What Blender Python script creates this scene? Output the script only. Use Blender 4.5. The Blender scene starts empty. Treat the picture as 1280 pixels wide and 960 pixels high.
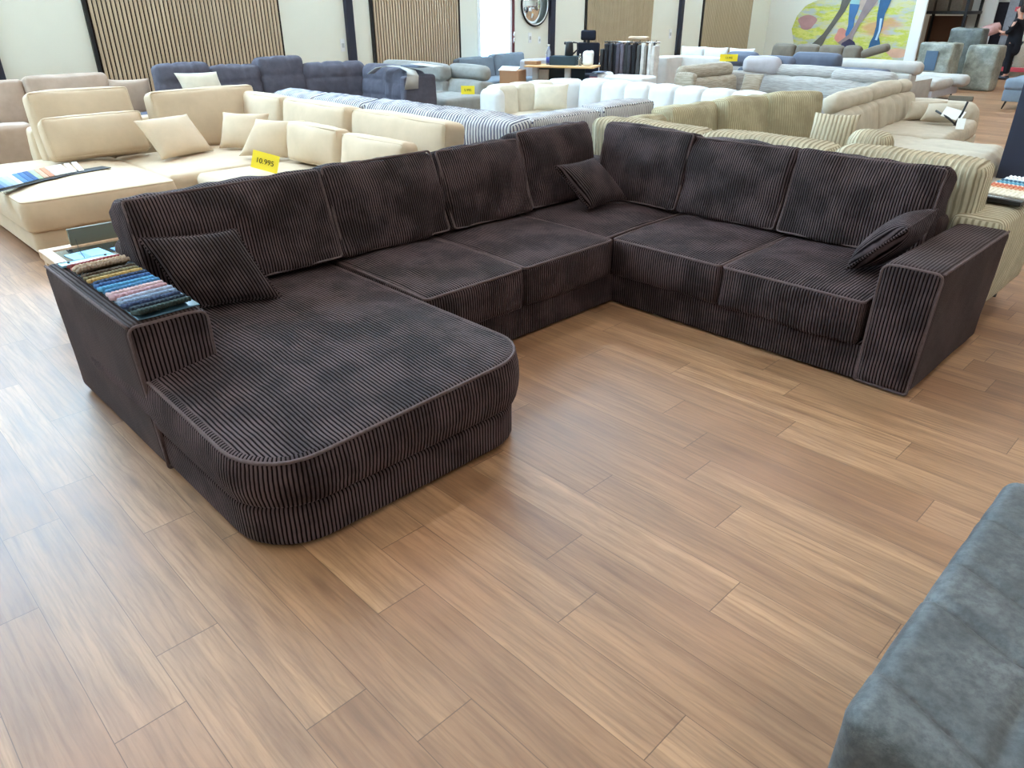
import bpy, bmesh, math, random
from mathutils import Vector, Matrix, Euler, noise
PI = math.pi
random.seed(7)
C = bpy.context.scene.collection

# ------------------------------------------------------------------ materials
def hexc(h):
    h = h.lstrip('#'); v = [int(h[i:i+2], 16)/255 for i in (0, 2, 4)]
    return tuple((c/12.92 if c <= .04045 else ((c+.055)/1.055)**2.4) for c in v)
def col(c): return tuple(hexc(c) if isinstance(c, str) else c)[:3] + (1,)
class NT:
    def __init__(s, name):
        s.m = bpy.data.materials.new(name); s.m.use_nodes = True
        s.t = s.m.node_tree; s.b = s.t.nodes['Principled BSDF']
    def n(s, typ, **kw):
        nd = s.t.nodes.new(typ)
        for k, v in kw.items():
            if k.startswith('i_'):
                key = k[2:]; key = int(key) if key.isdigit() else key.replace('_', ' ')
                s.set(nd.inputs[key], v)
            else: setattr(nd, k, v)
        return nd
    def set(s, inp, v):
        if isinstance(v, bpy.types.NodeSocket): s.t.links.new(v, inp)
        elif isinstance(v, bpy.types.Node): s.t.links.new(v.outputs[0], inp)
        else: inp.default_value = v
    def P(s, **kw):
        for k, v in kw.items(): s.set(s.b.inputs[k.replace('_', ' ')], v)
    def math(s, op, a, b=None, c=None):
        nd = s.t.nodes.new('ShaderNodeMath'); nd.operation = op
        for i, v in enumerate((a, b, c)):
            if v is not None: s.set(nd.inputs[i], v)
        return nd.outputs[0]
    def mix(s, f, a, b, mode='MIX'):
        nd = s.t.nodes.new('ShaderNodeMix'); nd.data_type = 'RGBA'; nd.blend_type = mode
        s.set(nd.inputs[0], f); s.set(nd.inputs[6], a); s.set(nd.inputs[7], b)
        return nd.outputs[2]
    def noise(s, scale, vec=None, detail=3, rough=.55):
        nd = s.t.nodes.new('ShaderNodeTexNoise'); nd.inputs['Scale'].default_value = scale
        nd.inputs['Detail'].default_value = detail; nd.inputs['Roughness'].default_value = rough
        if vec is not None: s.set(nd.inputs['Vector'], vec)
        return nd.outputs[0]
    def ramp(s, f, stops, interp='LINEAR'):
        nd = s.t.nodes.new('ShaderNodeValToRGB'); cr = nd.color_ramp; cr.interpolation = interp
        while len(cr.elements) < len(stops): cr.elements.new(.5)
        for e, (p, c) in zip(cr.elements, stops): e.position = p; e.color = c if len(c) == 4 else tuple(c)+(1,)
        s.set(nd.inputs[0], f); return nd.outputs[0]
    def pos(s): return s.n('ShaderNodeNewGeometry').outputs['Position']
    def bump(s, h, strength=.5, dist=.01):
        nd = s.n('ShaderNodeBump'); nd.inputs['Strength'].default_value = strength
        nd.inputs['Distance'].default_value = dist; s.set(nd.inputs['Height'], h)
        s.t.links.new(nd.outputs[0], s.b.inputs['Normal'])

def cord(name, ridge, valley, pitch, bump=.6, rough=.85, sheen=.5, nap=.35, nap_scale=4.0, sheen_tint=None):
    """corduroy: pile ridges and the thinner woven ground between them, run of the nap in soft patches"""
    k = NT(name)
    uv = k.n('ShaderNodeTexCoord').outputs['UV']
    sp = k.n('ShaderNodeSeparateXYZ', i_0=uv)
    wob = k.math('MULTIPLY', k.noise(9, k.pos(), 2), pitch*.5)
    u = k.math('ADD', sp.outputs[0], wob)
    h = k.math('MULTIPLY_ADD', k.math('SINE', k.math('MULTIPLY', u, 2*PI/pitch)), .5, .5)
    hs = k.math('SMOOTH_MIN', h, .8, .25)
    n1 = k.noise(nap_scale, k.pos(), 4, .6)
    f = k.ramp(n1, [(.42, (0, 0, 0)), (.6, (1, 1, 1))])
    r = col(ridge); dark = tuple(c*(1-nap) for c in r[:3])+(1,); light = tuple(min(1, c*(1+nap*.7)) for c in r[:3])+(1,)
    rc = k.mix(f, dark, light)
    c = k.mix(k.ramp(h, [(.12, (0, 0, 0)), (.55, (1, 1, 1))]), col(valley), rc)
    k.P(Base_Color=c, Roughness=rough, Sheen_Weight=k.math('MULTIPLY_ADD', k.math('MULTIPLY', h, h), sheen*.95, sheen*.05), Sheen_Roughness=.4, Specular_IOR_Level=k.math('MULTIPLY', h, .3))
    k.P(Sheen_Tint=col(sheen_tint or ridge))
    fine = k.noise(900, uv, 1)
    k.bump(k.math('ADD', hs, k.math('MULTIPLY', fine, .25)), bump, pitch*.3)
    return k.m
def fabric(name, c, var=.12, scale=6, rough=.85, sheen=.3, weave=500, bump=.15, spec=.25, c2=None):
    k = NT(name)
    n1 = k.noise(scale, k.pos(), 4, .6)
    a = tuple(x*(1-var) for x in col(c)[:3])+(1,); b = col(c2) if c2 else tuple(min(1, x*(1+var)) for x in col(c)[:3])+(1,)
    f = k.ramp(n1, [(.33, (0, 0, 0)), (.67, (1, 1, 1))])
    k.P(Base_Color=k.mix(f, a, b), Roughness=rough, Sheen_Weight=sheen, Sheen_Roughness=.45, Specular_IOR_Level=spec, Sheen_Tint=col(c))
    uv = k.n('ShaderNodeTexCoord').outputs['UV']
    k.bump(k.math('ADD', k.noise(weave, uv, 2), k.math('MULTIPLY', k.noise(30, k.pos(), 3), .6)), bump, .004)
    return k.m
def slub(name, c, c2, pitch=.012):
    """flat weave with irregular horizontal slubs"""
    k = NT(name)
    uv = k.n('ShaderNodeTexCoord').outputs['UV']
    mp = k.n('ShaderNodeMapping', i_Vector=uv); mp.inputs['Scale'].default_value = (6, 1/pitch, 1)
    n1 = k.noise(1, mp.outputs[0], 3, .6)
    k.P(Base_Color=k.mix(k.ramp(n1, [(.4, (0, 0, 0)), (.6, (1, 1, 1))]), col(c2), col(c)), Roughness=.9, Sheen_Weight=.2, Specular_IOR_Level=.2)
    k.bump(n1, .3, .004); return k.m
def plain(name, c, rough=.5, metal=0, spec=.5, var=0, emit=None, trans=0):
    k = NT(name)
    if var:
        n1 = k.noise(5, k.pos(), 4)
        a = tuple(x*(1-var) for x in col(c)[:3])+(1,); b = tuple(min(1, x*(1+var)) for x in col(c)[:3])+(1,)
        k.P(Base_Color=k.mix(n1, a, b))
    else: k.P(Base_Color=col(c))
    k.P(Roughness=rough, Metallic=metal, Specular_IOR_Level=spec)
    if trans: k.P(Transmission_Weight=trans)
    if emit: k.P(Emission_Color=col(c), Emission_Strength=emit)
    return k.m
def wood(name, c1, c2, scale=1.0, rough=.45, axis=0):
    k = NT(name)
    co = k.n('ShaderNodeTexCoord').outputs['Object']
    mp = k.n('ShaderNodeMapping', i_Vector=co); sc = [30*scale]*3; sc[axis] = 1.6*scale; mp.inputs['Scale'].default_value = sc
    n1 = k.noise(1, mp.outputs[0], 5, .6)
    k.P(Base_Color=k.mix(k.ramp(n1, [(.35, (0, 0, 0)), (.65, (1, 1, 1))]), col(c1), col(c2)), Roughness=rough)
    return k.m

def floor_mat():
    k = NT('oak vinyl planks')
    W, L, Y0 = .1885, 1.135, .134
    sp = k.n('ShaderNodeSeparateXYZ', i_0=k.pos()); X, Y = sp.outputs[0], sp.outputs[1]
    v = k.math('DIVIDE', k.math('SUBTRACT', Y, Y0), W); row = k.math('FLOOR', v); fy = k.math('FRACT', v)
    # where a butt joint falls in each row of planks
    seams = {-2: -3.05, -1: -2.293, 0: -2.748, 1: -1.828, 2: -1.298, 3: -2.2, 4: -1.509, 5: -.619, 6: -1.086, 7: -1.309, 8: -.78,
             9: -1.469, 10: -.992, 11: -1.243, 12: -1.378, 13: -1.62, 14: -1.145, 15: -.701, 16: -1.306, 17: -1.518, 18: -.847, 19: -.3, 20: -.621}
    stops = []
    for r in range(-2, 21):
        stops.append(((r+2.5)/32.0 - .5/32, (((seams[r] % L)/L),)*3))
    k_ = k.ramp(k.math('DIVIDE', k.math('ADD', row, 2.5), 32.0), stops, 'CONSTANT')
    wn = k.n('ShaderNodeTexWhiteNoise', noise_dimensions='1D'); k.set(wn.inputs['W'], row)
    far = k.math('MAXIMUM', k.math('GREATER_THAN', row, 20.5), k.math('LESS_THAN', row, -2.5))
    off = k.mix(far, k_, wn.outputs['Value'])
    offv = k.math('MULTIPLY', k.n('ShaderNodeRGBToBW', i_0=off).outputs[0], L)
    u = k.math('DIVIDE', k.math('SUBTRACT', X, offv), L); cell = k.math('FLOOR', u); fx = k.math('FRACT', u)
    cv = k.n('ShaderNodeCombineXYZ', i_0=cell, i_1=row)
    w2 = k.n('ShaderNodeTexWhiteNoise', noise_dimensions='3D', i_Vector=cv.outputs[0])
    tone = w2.outputs['Value']; rnd = w2.outputs['Color']
    # grain runs along the plank, shifted per plank
    sh = k.n('ShaderNodeVectorMath', operation='MULTIPLY_ADD'); k.set(sh.inputs[0], rnd); sh.inputs[1].default_value = (40, 40, 40); k.set(sh.inputs[2], k.pos())
    mp = k.n('ShaderNodeMapping', i_Vector=sh.outputs[0]); mp.inputs['Scale'].default_value = (1.3, 15, 1)
    g1 = k.noise(1, mp.outputs[0], 6, .65)
    mp2 = k.n('ShaderNodeMapping', i_Vector=sh.outputs[0]); mp2.inputs['Scale'].default_value = (3.5, 75, 1)
    g2 = k.noise(1, mp2.outputs[0], 4, .6)
    mp3 = k.n('ShaderNodeMapping', i_Vector=sh.outputs[0]); mp3.inputs['Scale'].default_value = (1.3, 6, 1)
    wv = k.n('ShaderNodeTexWave', wave_type='RINGS', i_Vector=mp3.outputs[0]); wv.inputs['Scale'].default_value = 2.2
    wv.inputs['Distortion'].default_value = 9; wv.inputs['Detail'].default_value = 3; wv.inputs['Detail Scale'].default_value = 1.2
    base = k.mix(tone, col('#9c714f'), col('#c0946e'))
    c = k.mix(k.ramp(g1, [(.30, (0, 0, 0)), (.72, (1, 1, 1))]), k.mix(.78, base, col('#694630')), base)
    c = k.mix(k.math('MULTIPLY', k.ramp(g2, [(.5, (0, 0, 0)), (.68, (1, 1, 1))]), .42), c, col('#67452c'))
    c = k.mix(k.math('MULTIPLY', k.ramp(wv.outputs[0], [(.0, (1, 1, 1)), (.3, (0, 0, 0))]), .26), c, col('#6f4f35'))
    kn = k.n('ShaderNodeTexVoronoi', i_Vector=mp3.outputs[0]); kn.inputs['Scale'].default_value = 1.1
    c = k.mix(k.math('MULTIPLY', k.ramp(kn.outputs['Distance'], [(.03, (1, 1, 1)), (.16, (0, 0, 0))]), .5), c, col('#543a28'))
    pk = k.noise(1.5, k.pos(), 2)
    c = k.mix(k.math('MULTIPLY', k.ramp(pk, [(.5, (0, 0, 0)), (.75, (1, 1, 1))]), .22), c, col('#c99272'))
    # joints
    ey = k.math('MINIMUM', fy, k.math('SUBTRACT', 1, fy)); ex = k.math('MINIMUM', fx, k.math('SUBTRACT', 1, fx))
    gy = k.math('LESS_THAN', ey, .0055); gx = k.math('LESS_THAN', ex, .0014)
    gap = k.math('MAXIMUM', gy, gx)
    c = k.mix(k.math('MULTIPLY', gap, .7), c, col('#463122'))
    rr = k.math('MULTIPLY_ADD', g1, .14, .36)
    k.P(Base_Color=c, Roughness=rr, Specular_IOR_Level=.5)
    k.bump(k.math('SUBTRACT', k.math('MULTIPLY', g2, .35), gap), .12, .002)
    return k.m

def wrapm(name, c1, c2):
    k = NT(name)
    n1 = k.noise(4, k.pos(), 6, .72)
    k.P(Base_Color=k.mix(k.ramp(n1, [(.38, (0, 0, 0)), (.66, (1, 1, 1))]), col(c1), col(c2)), Roughness=.35, Specular_IOR_Level=.6)
    k.bump(k.noise(9, k.pos(), 5, .65), .5, .03); return k.m
def leather():
    k = NT('worn grey microfibre')
    n1 = k.noise(5, k.pos(), 6, .7); n2 = k.noise(45, k.pos(), 6, .7); n3 = k.noise(220, k.pos(), 3, .6)
    c = k.mix(k.ramp(n1, [(.35, (0, 0, 0)), (.65, (1, 1, 1))]), col('#434546'), col('#646565'))
    c = k.mix(k.math('MULTIPLY', k.ramp(n2, [(.4, (0, 0, 0)), (.62, (1, 1, 1))]), .7), c, col('#38393a'))
    k.P(Base_Color=c, Roughness=k.math('MULTIPLY_ADD', n2, .2, .45), Specular_IOR_Level=.4, Sheen_Weight=.12, Sheen_Tint=col('#8a9094'))
    k.bump(k.math('ADD', n2, k.math('MULTIPLY', n3, .4)), .35, .004); return k.m
M = {}
M['brown'] = cord('dark brown corduroy', '#4a3b3c', '#120c0d', .0155, 1.0, .78, .8, .48, 4.5, '#7a6668')
M['brown_smooth'] = cord('dark brown corduroy, nap brushed flat', '#433534', '#302625', .0150, .35, .8, .5, .35, 3.2, '#6b5c5e')
M['brown_piping'] = fabric('dark brown corduroy piping', '#5a4a49', .2, 60, .8, .5, bump=.4)
M['cream'] = fabric('cream velvet', '#c9b399', .06, 5, .85, .12)
M['taupe_pink'] = fabric('rose taupe velvet', '#ad9787', .1, 5, .8, .35)
M['navy_grey'] = fabric('slate navy chenille', '#56545f', .14, 12, .85, .35)
M['grey'] = fabric('mid grey chenille', '#8f8d89', .1, 10)
M['white'] = fabric('white boucle', '#d3d2d1', .04, 9, .9, .2)
M['ecru'] = fabric('ecru boucle', '#d3c9b6', .06, 9, .9, .2)
M['stripe'] = cord('white ridged corduroy over a slate ground', '#dcdad9', '#53536a', .034, .8, .9, .2, .06, 5)
M['stripe_grey'] = cord('pale grey ridged corduroy', '#cfcbc8', '#8a8790', .022, .8, .9, .2, .06, 5)
M['beige_cord'] = cord('pale sand wide corduroy', '#c9bca2', '#988b74', .034, .7, .9, .3, .10, 4)
M['olive_cord'] = cord('sand corduroy', '#b0a488', '#978b70', .022, .5, .9, .3, .22, 5)
M['beige'] = fabric('greige chenille', '#b9ad9a', .08, 8)
M['lgrey'] = slub('light grey slub weave', '#b9b6b2', '#9b9793')
M['greige'] = slub('greige slub weave', '#b3a796', '#8f8473')
M['lgrey_plain'] = fabric('pale grey weave', '#b4b0aa', .06, 8)
M['lilac'] = fabric('lilac grey weave', '#b4b0b4', .06, 8)
M['navy2'] = fabric('steel navy microfibre', '#5b6170', .1, 6, .7)
M['mole'] = fabric('mole brown fabric', '#70675c', .1, 6)
M['bluegrey'] = fabric('blue grey fabric', '#75808c', .08, 6)
M['teal'] = fabric('dark teal fabric', '#35454f', .08, 6)
M['leather'] = leather()
M['chairblack'] = fabric('black office mesh', '#1b1e2b', .1, 8)
M['black'] = plain('black plastic', '#17181c', .4)
M['darkmetal'] = plain('black painted steel', '#1d1e22', .45, .3)
M['steel'] = plain('grey powder coated steel', '#b7b8b8', .4, .2)
M['chrome'] = plain('chrome', '#d0d2d4', .2, 1)
M['wall'] = plain('cream painted wall', '#e8e8da', .75, 0, .3, .015)
M['wall2'] = plain('warm white painted wall', '#ddd9cd', .75, 0, .3, .015)
M['ceil'] = plain('white ceiling', '#eeeeec', .8, 0, .3)
M['pillar'] = plain('dark blue grey steel', '#23283a', .5)
M['slat'] = wood('oak slat', '#bba58a', '#cbb69c', .6, .55, 2)
M['slat_b'] = wood('walnut beige slat', '#b3a081', '#c1af91', .6, .55, 2)
M['felt'] = plain('black acoustic felt', '#2b2422', .95, 0, .1)
M['frame'] = plain('white window frame', '#e9ebea', .4)
M['maroon'] = plain('maroon door edge', '#5f2c33', .5)
M['yellow'] = plain('yellow card', '#f4dc2e', .6)
M['ink'] = plain('black print', '#1a1608', .7)
M['paper'] = plain('white paper', '#eeeee8', .7)
M['bluereflect'] = plain('pale blue painted reflection', '#7fb0d6', .55, var=.1)  # blue of the reflected window, put into the colour
M['bluereflect2'] = plain('mid blue painted reflection', '#4f83b4', .55, var=.1)
M['card'] = plain('brown cardboard', '#a98365', .8, 0, .2, .06)
M['deskwood'] = wood('beech desk top', '#c79a63', '#dbb27c', .7)
M['tablewood'] = wood('pale oak table frame', '#c4a081', '#d9b999', .7)
M['plasticwrap'] = wrapm('dusty clear plastic over grey felt', '#6f7066', '#a5a598')
M['plasticwrap_dark'] = wrapm('clear plastic over charcoal felt', '#474a46', '#6c6f69')
M['carpet_cream'] = fabric('cream carpet pile', '#dcd1bb', .1, 30, .95)
M['carpet_pink'] = fabric('dusty pink carpet pile', '#b88f8a', .12, 30, .95)
M['carpet_dark'] = fabric('charcoal carpet pile', '#2c2c36', .12, 20, .95)
M['carpet_grey'] = fabric('pale blue grey carpet pile', '#a9adb8', .1, 20, .95)
M['carpet_mole'] = fabric('mole carpet pile', '#6b6156', .15, 20, .95)
M['red'] = plain('red painted rack beam', '#c23a44', .5)
M['rust'] = plain('rust brown board', '#6b4a38', .7, var=.15)
M['skin'] = plain('skin', '#c08d78', .6)
M['cloth_black'] = fabric('black clothing', '#14151d', .1, 8)
M['hair'] = plain('dark brown hair', '#2a201c', .7, var=.2)
M['shoe'] = plain('dark shoe', '#1d1820', .6)
M['bottle'] = plain('pale blue bottle plastic', '#c4cfe2', .15, 0, .5, trans=.6)
M['label_blue'] = plain('blue bottle label', '#34429a', .4)
M['clear'] = plain('clear plastic', '#eef0ee', .1, 0, .5, trans=.85)
M['bluewrap'] = plain('glossy blue grey header card', '#79b0c9', .18)
M['boardgrey'] = plain('glossy slate backing board', '#47606f', .15)
k = NT('mirror glass'); k.P(Base_Color=(.86, .9, .9, 1), Metallic=1, Roughness=.02); M['mirror'] = k.m
k = NT('table glass'); k.P(Base_Color=col('#2d3a3c'), Roughness=.04, Specular_IOR_Level=.9, Coat_Weight=1.0); M['tglass'] = k.m
def glass_mat():
    k = NT('window glass'); t = k.t
    tr = k.n('ShaderNodeBsdfTransparent'); tr.inputs[0].default_value = (.93, .97, .98, 1)
    gl = k.n('ShaderNodeBsdfGlossy'); gl.inputs['Roughness'].default_value = .03
    mx = k.n('ShaderNodeMixShader', i_0=.06); t.links.new(tr.outputs[0], mx.inputs[1]); t.links.new(gl.outputs[0], mx.inputs[2])
    t.links.new(mx.outputs[0], t.nodes['Material Output'].inputs[0]); return k.m
M['glass'] = glass_mat()
k = NT('ceiling lamp diffuser'); k.P(Base_Color=(1, 1, 1, 1), Emission_Color=(1, .95, .88, 1), Emission_Strength=18.0); M['lamp'] = k.m

# ------------------------------------------------------------------ mesh building
class MB:
    def __init__(s): s.v = []; s.f = []; s.uv = []; s.flat = []
    def add(s, verts, faces, uvs, flat=False):
        o = len(s.v); s.v += [tuple(v) for v in verts]
        for f, u in zip(faces, uvs):
            s.f.append([o+i for i in f]); s.uv.append(u); s.flat.append(flat)
        return s
    def xf(s, mat):
        s.v = [tuple(mat @ Vector(v)) for v in s.v]; return s
    def mv(s, x=0, y=0, z=0, rx=0, ry=0, rz=0):
        return s.xf(Matrix.Translation((x, y, z)) @ Euler((rx, ry, rz)).to_matrix().to_4x4())
    def join(s, o):
        return s.add(o.v, o.f, o.uv) if not any(o.flat) else s._join(o)
    def _join(s, o):
        n = len(s.v); s.v += o.v
        s.f += [[n+i for i in f] for f in o.f]; s.uv += o.uv; s.flat += o.flat; return s
    def build(s, name, mat, parent=None, loc=(0, 0, 0), rot=(0, 0, 0)):
        me = bpy.data.meshes.new(name); me.from_pydata(s.v, [], s.f)
        ul = me.uv_layers.new(name='UVMap'); i = 0
        for u in s.uv:
            for c in u: ul.data[i].uv = c; i += 1
        me.polygons.foreach_set('use_smooth', [not q for q in s.flat])
        me.materials.append(mat); me.update()
        o = bpy.data.objects.new(name, me); C.objects.link(o)
        o.location = loc; o.rotation_euler = rot
        if parent: o.parent = parent
        return o

def span(a, r, n):
    """grid stations from -a to a, crowded at the rounded ends"""
    r = min(r, a*.95)
    e = [-a, -a+r*.25, -a+r*.6, -a+r]
    mid = [(-a+r) + (2*a-2*r)*i/n for i in range(1, n)]
    return e + mid + [-x for x in reversed(e)]
def soft(w, d, h, r=.03, n=(8, 8, 4), bt=0, bf=0, bs=0, wr=0, wf=5, seed=0, dfm=None, ridge=None):
    """upholstered block: rounded box standing on z=0, bulging by bt (top), bf (front/back), bs (sides);
    wr = loose-cover wrinkles, ridge = (pitch, height) of real corduroy ribs across x; uv in metres, ribs across u"""
    a, b, c = w/2, d/2, h/2; r = min(r, a*.9, b*.9, c*.9)
    X, Y, Z = span(a, r, n[0]), span(b, r, n[1]), span(c, r, n[2])
    nx, ny, nz = len(X), len(Y), len(Z); idx = {}; V = []
    off = Vector((seed*7.3, seed*3.1, seed*5.7))
    def vert(i, j, k):
        key = (i, j, k)
        if key in idx: return idx[key]
        p = Vector((X[i], Y[j], Z[k]))
        q = Vector((max(-a+r, min(a-r, p.x)), max(-b+r, min(b-r, p.y)), max(-c+r, min(c-r, p.z))))
        nr = (p-q).normalized(); o = q+nr*r
        sx, sy, sz = p.x/a, p.y/b, p.z/c
        o.z += math.copysign(1, sz)*abs(sz)*bt*(1-sx*sx)*(1-sy*sy) if sz > 0 else 0
        o.y += math.copysign(1, sy)*abs(sy)*bf*(1-sx*sx)*(1-sz*sz)
        o.x += math.copysign(1, sx)*abs(sx)*bs*(1-sy*sy)*(1-sz*sz)
        if wr: o += nr*wr*(noise.noise(p*wf+off) + .5*noise.noise(p*wf*2.3+off))
        if ridge: o += nr*ridge[1]*(abs(math.sin(PI*p.x/ridge[0]))**.6-.5)
        if dfm: o = dfm(o, nr, sx, sy, sz)
        o.z += c
        idx[key] = len(V); V.append(o); return idx[key]
    F, U = [], []
    def quad(ids, uvs): F.append([vert(*t) for t in ids]); U.append(uvs)
    for i in range(nx-1):
        for j in range(ny-1):
            uv = [(X[i], Y[j]), (X[i+1], Y[j]), (X[i+1], Y[j+1]), (X[i], Y[j+1])]
            quad([(i, j, nz-1), (i+1, j, nz-1), (i+1, j+1, nz-1), (i, j+1, nz-1)], uv)
            quad([(i, j+1, 0), (i+1, j+1, 0), (i+1, j, 0), (i, j, 0)], [uv[3], uv[2], uv[1], uv[0]])
    for i in range(nx-1):
        for k in range(nz-1):
            uv = [(X[i], Z[k]), (X[i+1], Z[k]), (X[i+1], Z[k+1]), (X[i], Z[k+1])]
            quad([(i, 0, k), (i+1, 0, k), (i+1, 0, k+1), (i, 0, k+1)], uv)
            quad([(i, ny-1, k+1), (i+1, ny-1, k+1), (i+1, ny-1, k), (i, ny-1, k)], [uv[3], uv[2], uv[1], uv[0]])
    for j in range(ny-1):
        for k in range(nz-1):
            uv = [(Y[j], Z[k]), (Y[j+1], Z[k]), (Y[j+1], Z[k+1]), (Y[j], Z[k+1])]
            quad([(nx-1, j, k), (nx-1, j+1, k), (nx-1, j+1, k+1), (nx-1, j, k+1)], uv)
            quad([(0, j, k+1), (0, j+1, k+1), (0, j+1, k), (0, j, k)], [uv[3], uv[2], uv[1], uv[0]])
    return MB().add(V, F, U)
def box(w, d, h, r=.004):
    """hard-edged block with small bevels, standing on z=0"""
    m = soft(w, d, h, r, (1, 1, 1)); return m
def tube(pts, r, closed=False, seg=6, r2=None):
    pts = [Vector(p) for p in pts]; n = len(pts); V = []; F = []; U = []; L = 0; prev = None; up = None
    for i, p in enumerate(pts):
        a = pts[(i-1) % n] if closed or i > 0 else p; b = pts[(i+1) % n] if closed or i < n-1 else p
        t = (b-a).normalized()
        if up is None: up = Vector((0, 0, 1)) if abs(t.z) < .9 else Vector((1, 0, 0))
        s = t.cross(up).normalized(); up = s.cross(t).normalized()
        rr = r if r2 is None else r+(r2-r)*i/(n-1)
        for k in range(seg):
            ang = 2*PI*k/seg; V.append(p+(s*math.cos(ang)+up*math.sin(ang))*rr)
    for i in range(n if closed else n-1):
        j = (i+1) % n; l = (pts[j]-pts[i]).length
        for k in range(seg):
            k2 = (k+1) % seg
            F.append([i*seg+k, i*seg+k2, j*seg+k2, j*seg+k]); U.append([(L, k/seg), (L, (k+1)/seg), (L+l, (k+1)/seg), (L+l, k/seg)])
        L += l
    if not closed:
        for e, rev in ((0, False), (n-1, True)):
            f = [e*seg+k for k in range(seg)]; F.append(f if rev else f[::-1]); U.append([(0, 0)]*seg)
    return MB().add(V, F, U)
def lathe(prof, seg=24):
    V = []; F = []; U = []
    for r, z in prof:
        for k in range(seg): V.append((r*math.cos(2*PI*k/seg), r*math.sin(2*PI*k/seg), z))
    n = len(prof)
    for i in range(n-1):
        for k in range(seg):
            k2 = (k+1) % seg; F.append([i*seg+k, i*seg+k2, (i+1)*seg+k2, (i+1)*seg+k])
            U.append([(k/seg, prof[i][1]), ((k+1)/seg, prof[i][1]), ((k+1)/seg, prof[i+1][1]), (k/seg, prof[i+1][1])])
    F.append([k for k in range(seg)][::-1]); U.append([(0, 0)]*seg)
    F.append([(n-1)*seg+k for k in range(seg)]); U.append([(0, 0)]*seg)
    return MB().add(V, F, U)
def rrect(x0, y0, x1, y1, rad, n=7):
    """counter-clockwise outline, radii for corners (x0y0, x1y0, x1y1, x0y1), straight runs subdivided"""
    P = []
    cs = [(x0, y0, 1, 1, PI), (x1, y0, -1, 1, 1.5*PI), (x1, y1, -1, -1, 0), (x0, y1, 1, -1, .5*PI)]
    arcs = []
    for (x, y, sx, sy, a0), r in zip(cs, rad):
        arcs.append([(x+sx*r+r*math.cos(a0+PI/2*i/n), y+sy*r+r*math.sin(a0+PI/2*i/n)) for i in range(n+1)])
    for i in range(4):
        P += arcs[i]; a = arcs[i][-1]; b = arcs[(i+1) % 4][0]
        P += [(a[0]+(b[0]-a[0])*t/6, a[1]+(b[1]-a[1])*t/6) for t in range(1, 6)]
    out = []
    for p in P:
        if not out or math.hypot(p[0]-out[-1][0], p[1]-out[-1][1]) > 1e-5: out.append(p)
    return out
def prism(outl, z0, z1, r=.03, dome=0, bulge=0, wr=0, seed=0, swap=False, tilt=None):
    """upholstered slab with a free plan outline; rolled top and bottom edges, domed top; ribs of the top run along x when swap"""
    n = len(outl); P = [Vector((p[0], p[1], 0)) for p in outl]; N = []
    for i in range(n):
        t = (P[(i+1) % n]-P[i-1]).normalized(); N.append(Vector((t.y, -t.x, 0)))
    S = [0]
    for i in range(n): S.append(S[-1]+(P[(i+1) % n]-P[i]).length)
    cen = sum(P, Vector())/n; rows = []
    m = 5; hh = z1-z0
    for q in range(m+1):
        ang = PI/2*q/m; rows.append((r*(1-math.sin(ang)), z0+r*(1-math.cos(ang))))
    for t in (.25, .5, .75): rows.append((-bulge*(1-(2*t-1)**2), z0+r+(hh-2*r)*t))
    for q in range(m+1):
        ang = PI/2*q/m; rows.append((r*(1-math.cos(ang)), z1-r*(1-math.sin(ang))))
    V = []; F = []; U = []; off = Vector((seed, seed*2.3, 0))
    for ins, z in rows:
        for p, nn in zip(P, N):
            o = p-nn*ins; V.append(Vector((o.x, o.y, z)))
    for a in range(len(rows)-1):
        for i in range(n):
            j = (i+1) % n; F.append([a*n+i, a*n+j, (a+1)*n+j, (a+1)*n+i])
            U.append([(S[i], rows[a][1]), (S[i+1], rows[a][1]), (S[i+1], rows[a+1][1]), (S[i], rows[a+1][1])])
    bx0 = min(p.x for p in P); bw = max(p.x for p in P)-bx0; by0 = min(p.y for p in P); bh = max(p.y for p in P)-by0
    base = (len(rows)-1)*n; rings = [base]; K = 14
    def tuv(o): return (o.y, o.x) if swap else (o.x, o.y)
    for q in range(1, K):
        t = q/K; rings.append(len(V))
        for i in range(n):
            e = V[base+i]; o = e.lerp(Vector((cen.x, cen.y, e.z)), t)
            sx, sy = (o.x-bx0)/bw*2-1, (o.y-by0)/bh*2-1
            o.z = z1+dome*max(0, (1-abs(sx)**3)*(1-abs(sy)**3))*min(1, t*4)
            if wr: o.z += wr*noise.noise(o*4+off)*min(1, t*4)
            V.append(o)
    ci = len(V); V.append(Vector((cen.x, cen.y, z1+dome)))
    for q in range(K-1):
        A, B = rings[q], rings[q+1]
        for i in range(n):
            j = (i+1) % n; f = [A+i, A+j, B+j, B+i]; F.append(f); U.append([tuv(V[x]) for x in f])
    for i in range(n):
        f = [rings[-1]+i, rings[-1]+(i+1) % n, ci]; F.append(f); U.append([tuv(V[x]) for x in f])
    F.append([i for i in range(n)][::-1]); U.append([(0, 0)]*n)
    if tilt: V = [Vector((v.x, v.y, v.z+tilt(v)*(v.z-z0)/hh)) for v in V]
    return MB().add(V, F, U), [Vector((p.x-nn.x*r*.3, p.y-nn.y*r*.3, z1-r*.28+(tilt(p) if tilt else 0))) for p, nn in zip(P, N)]
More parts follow.
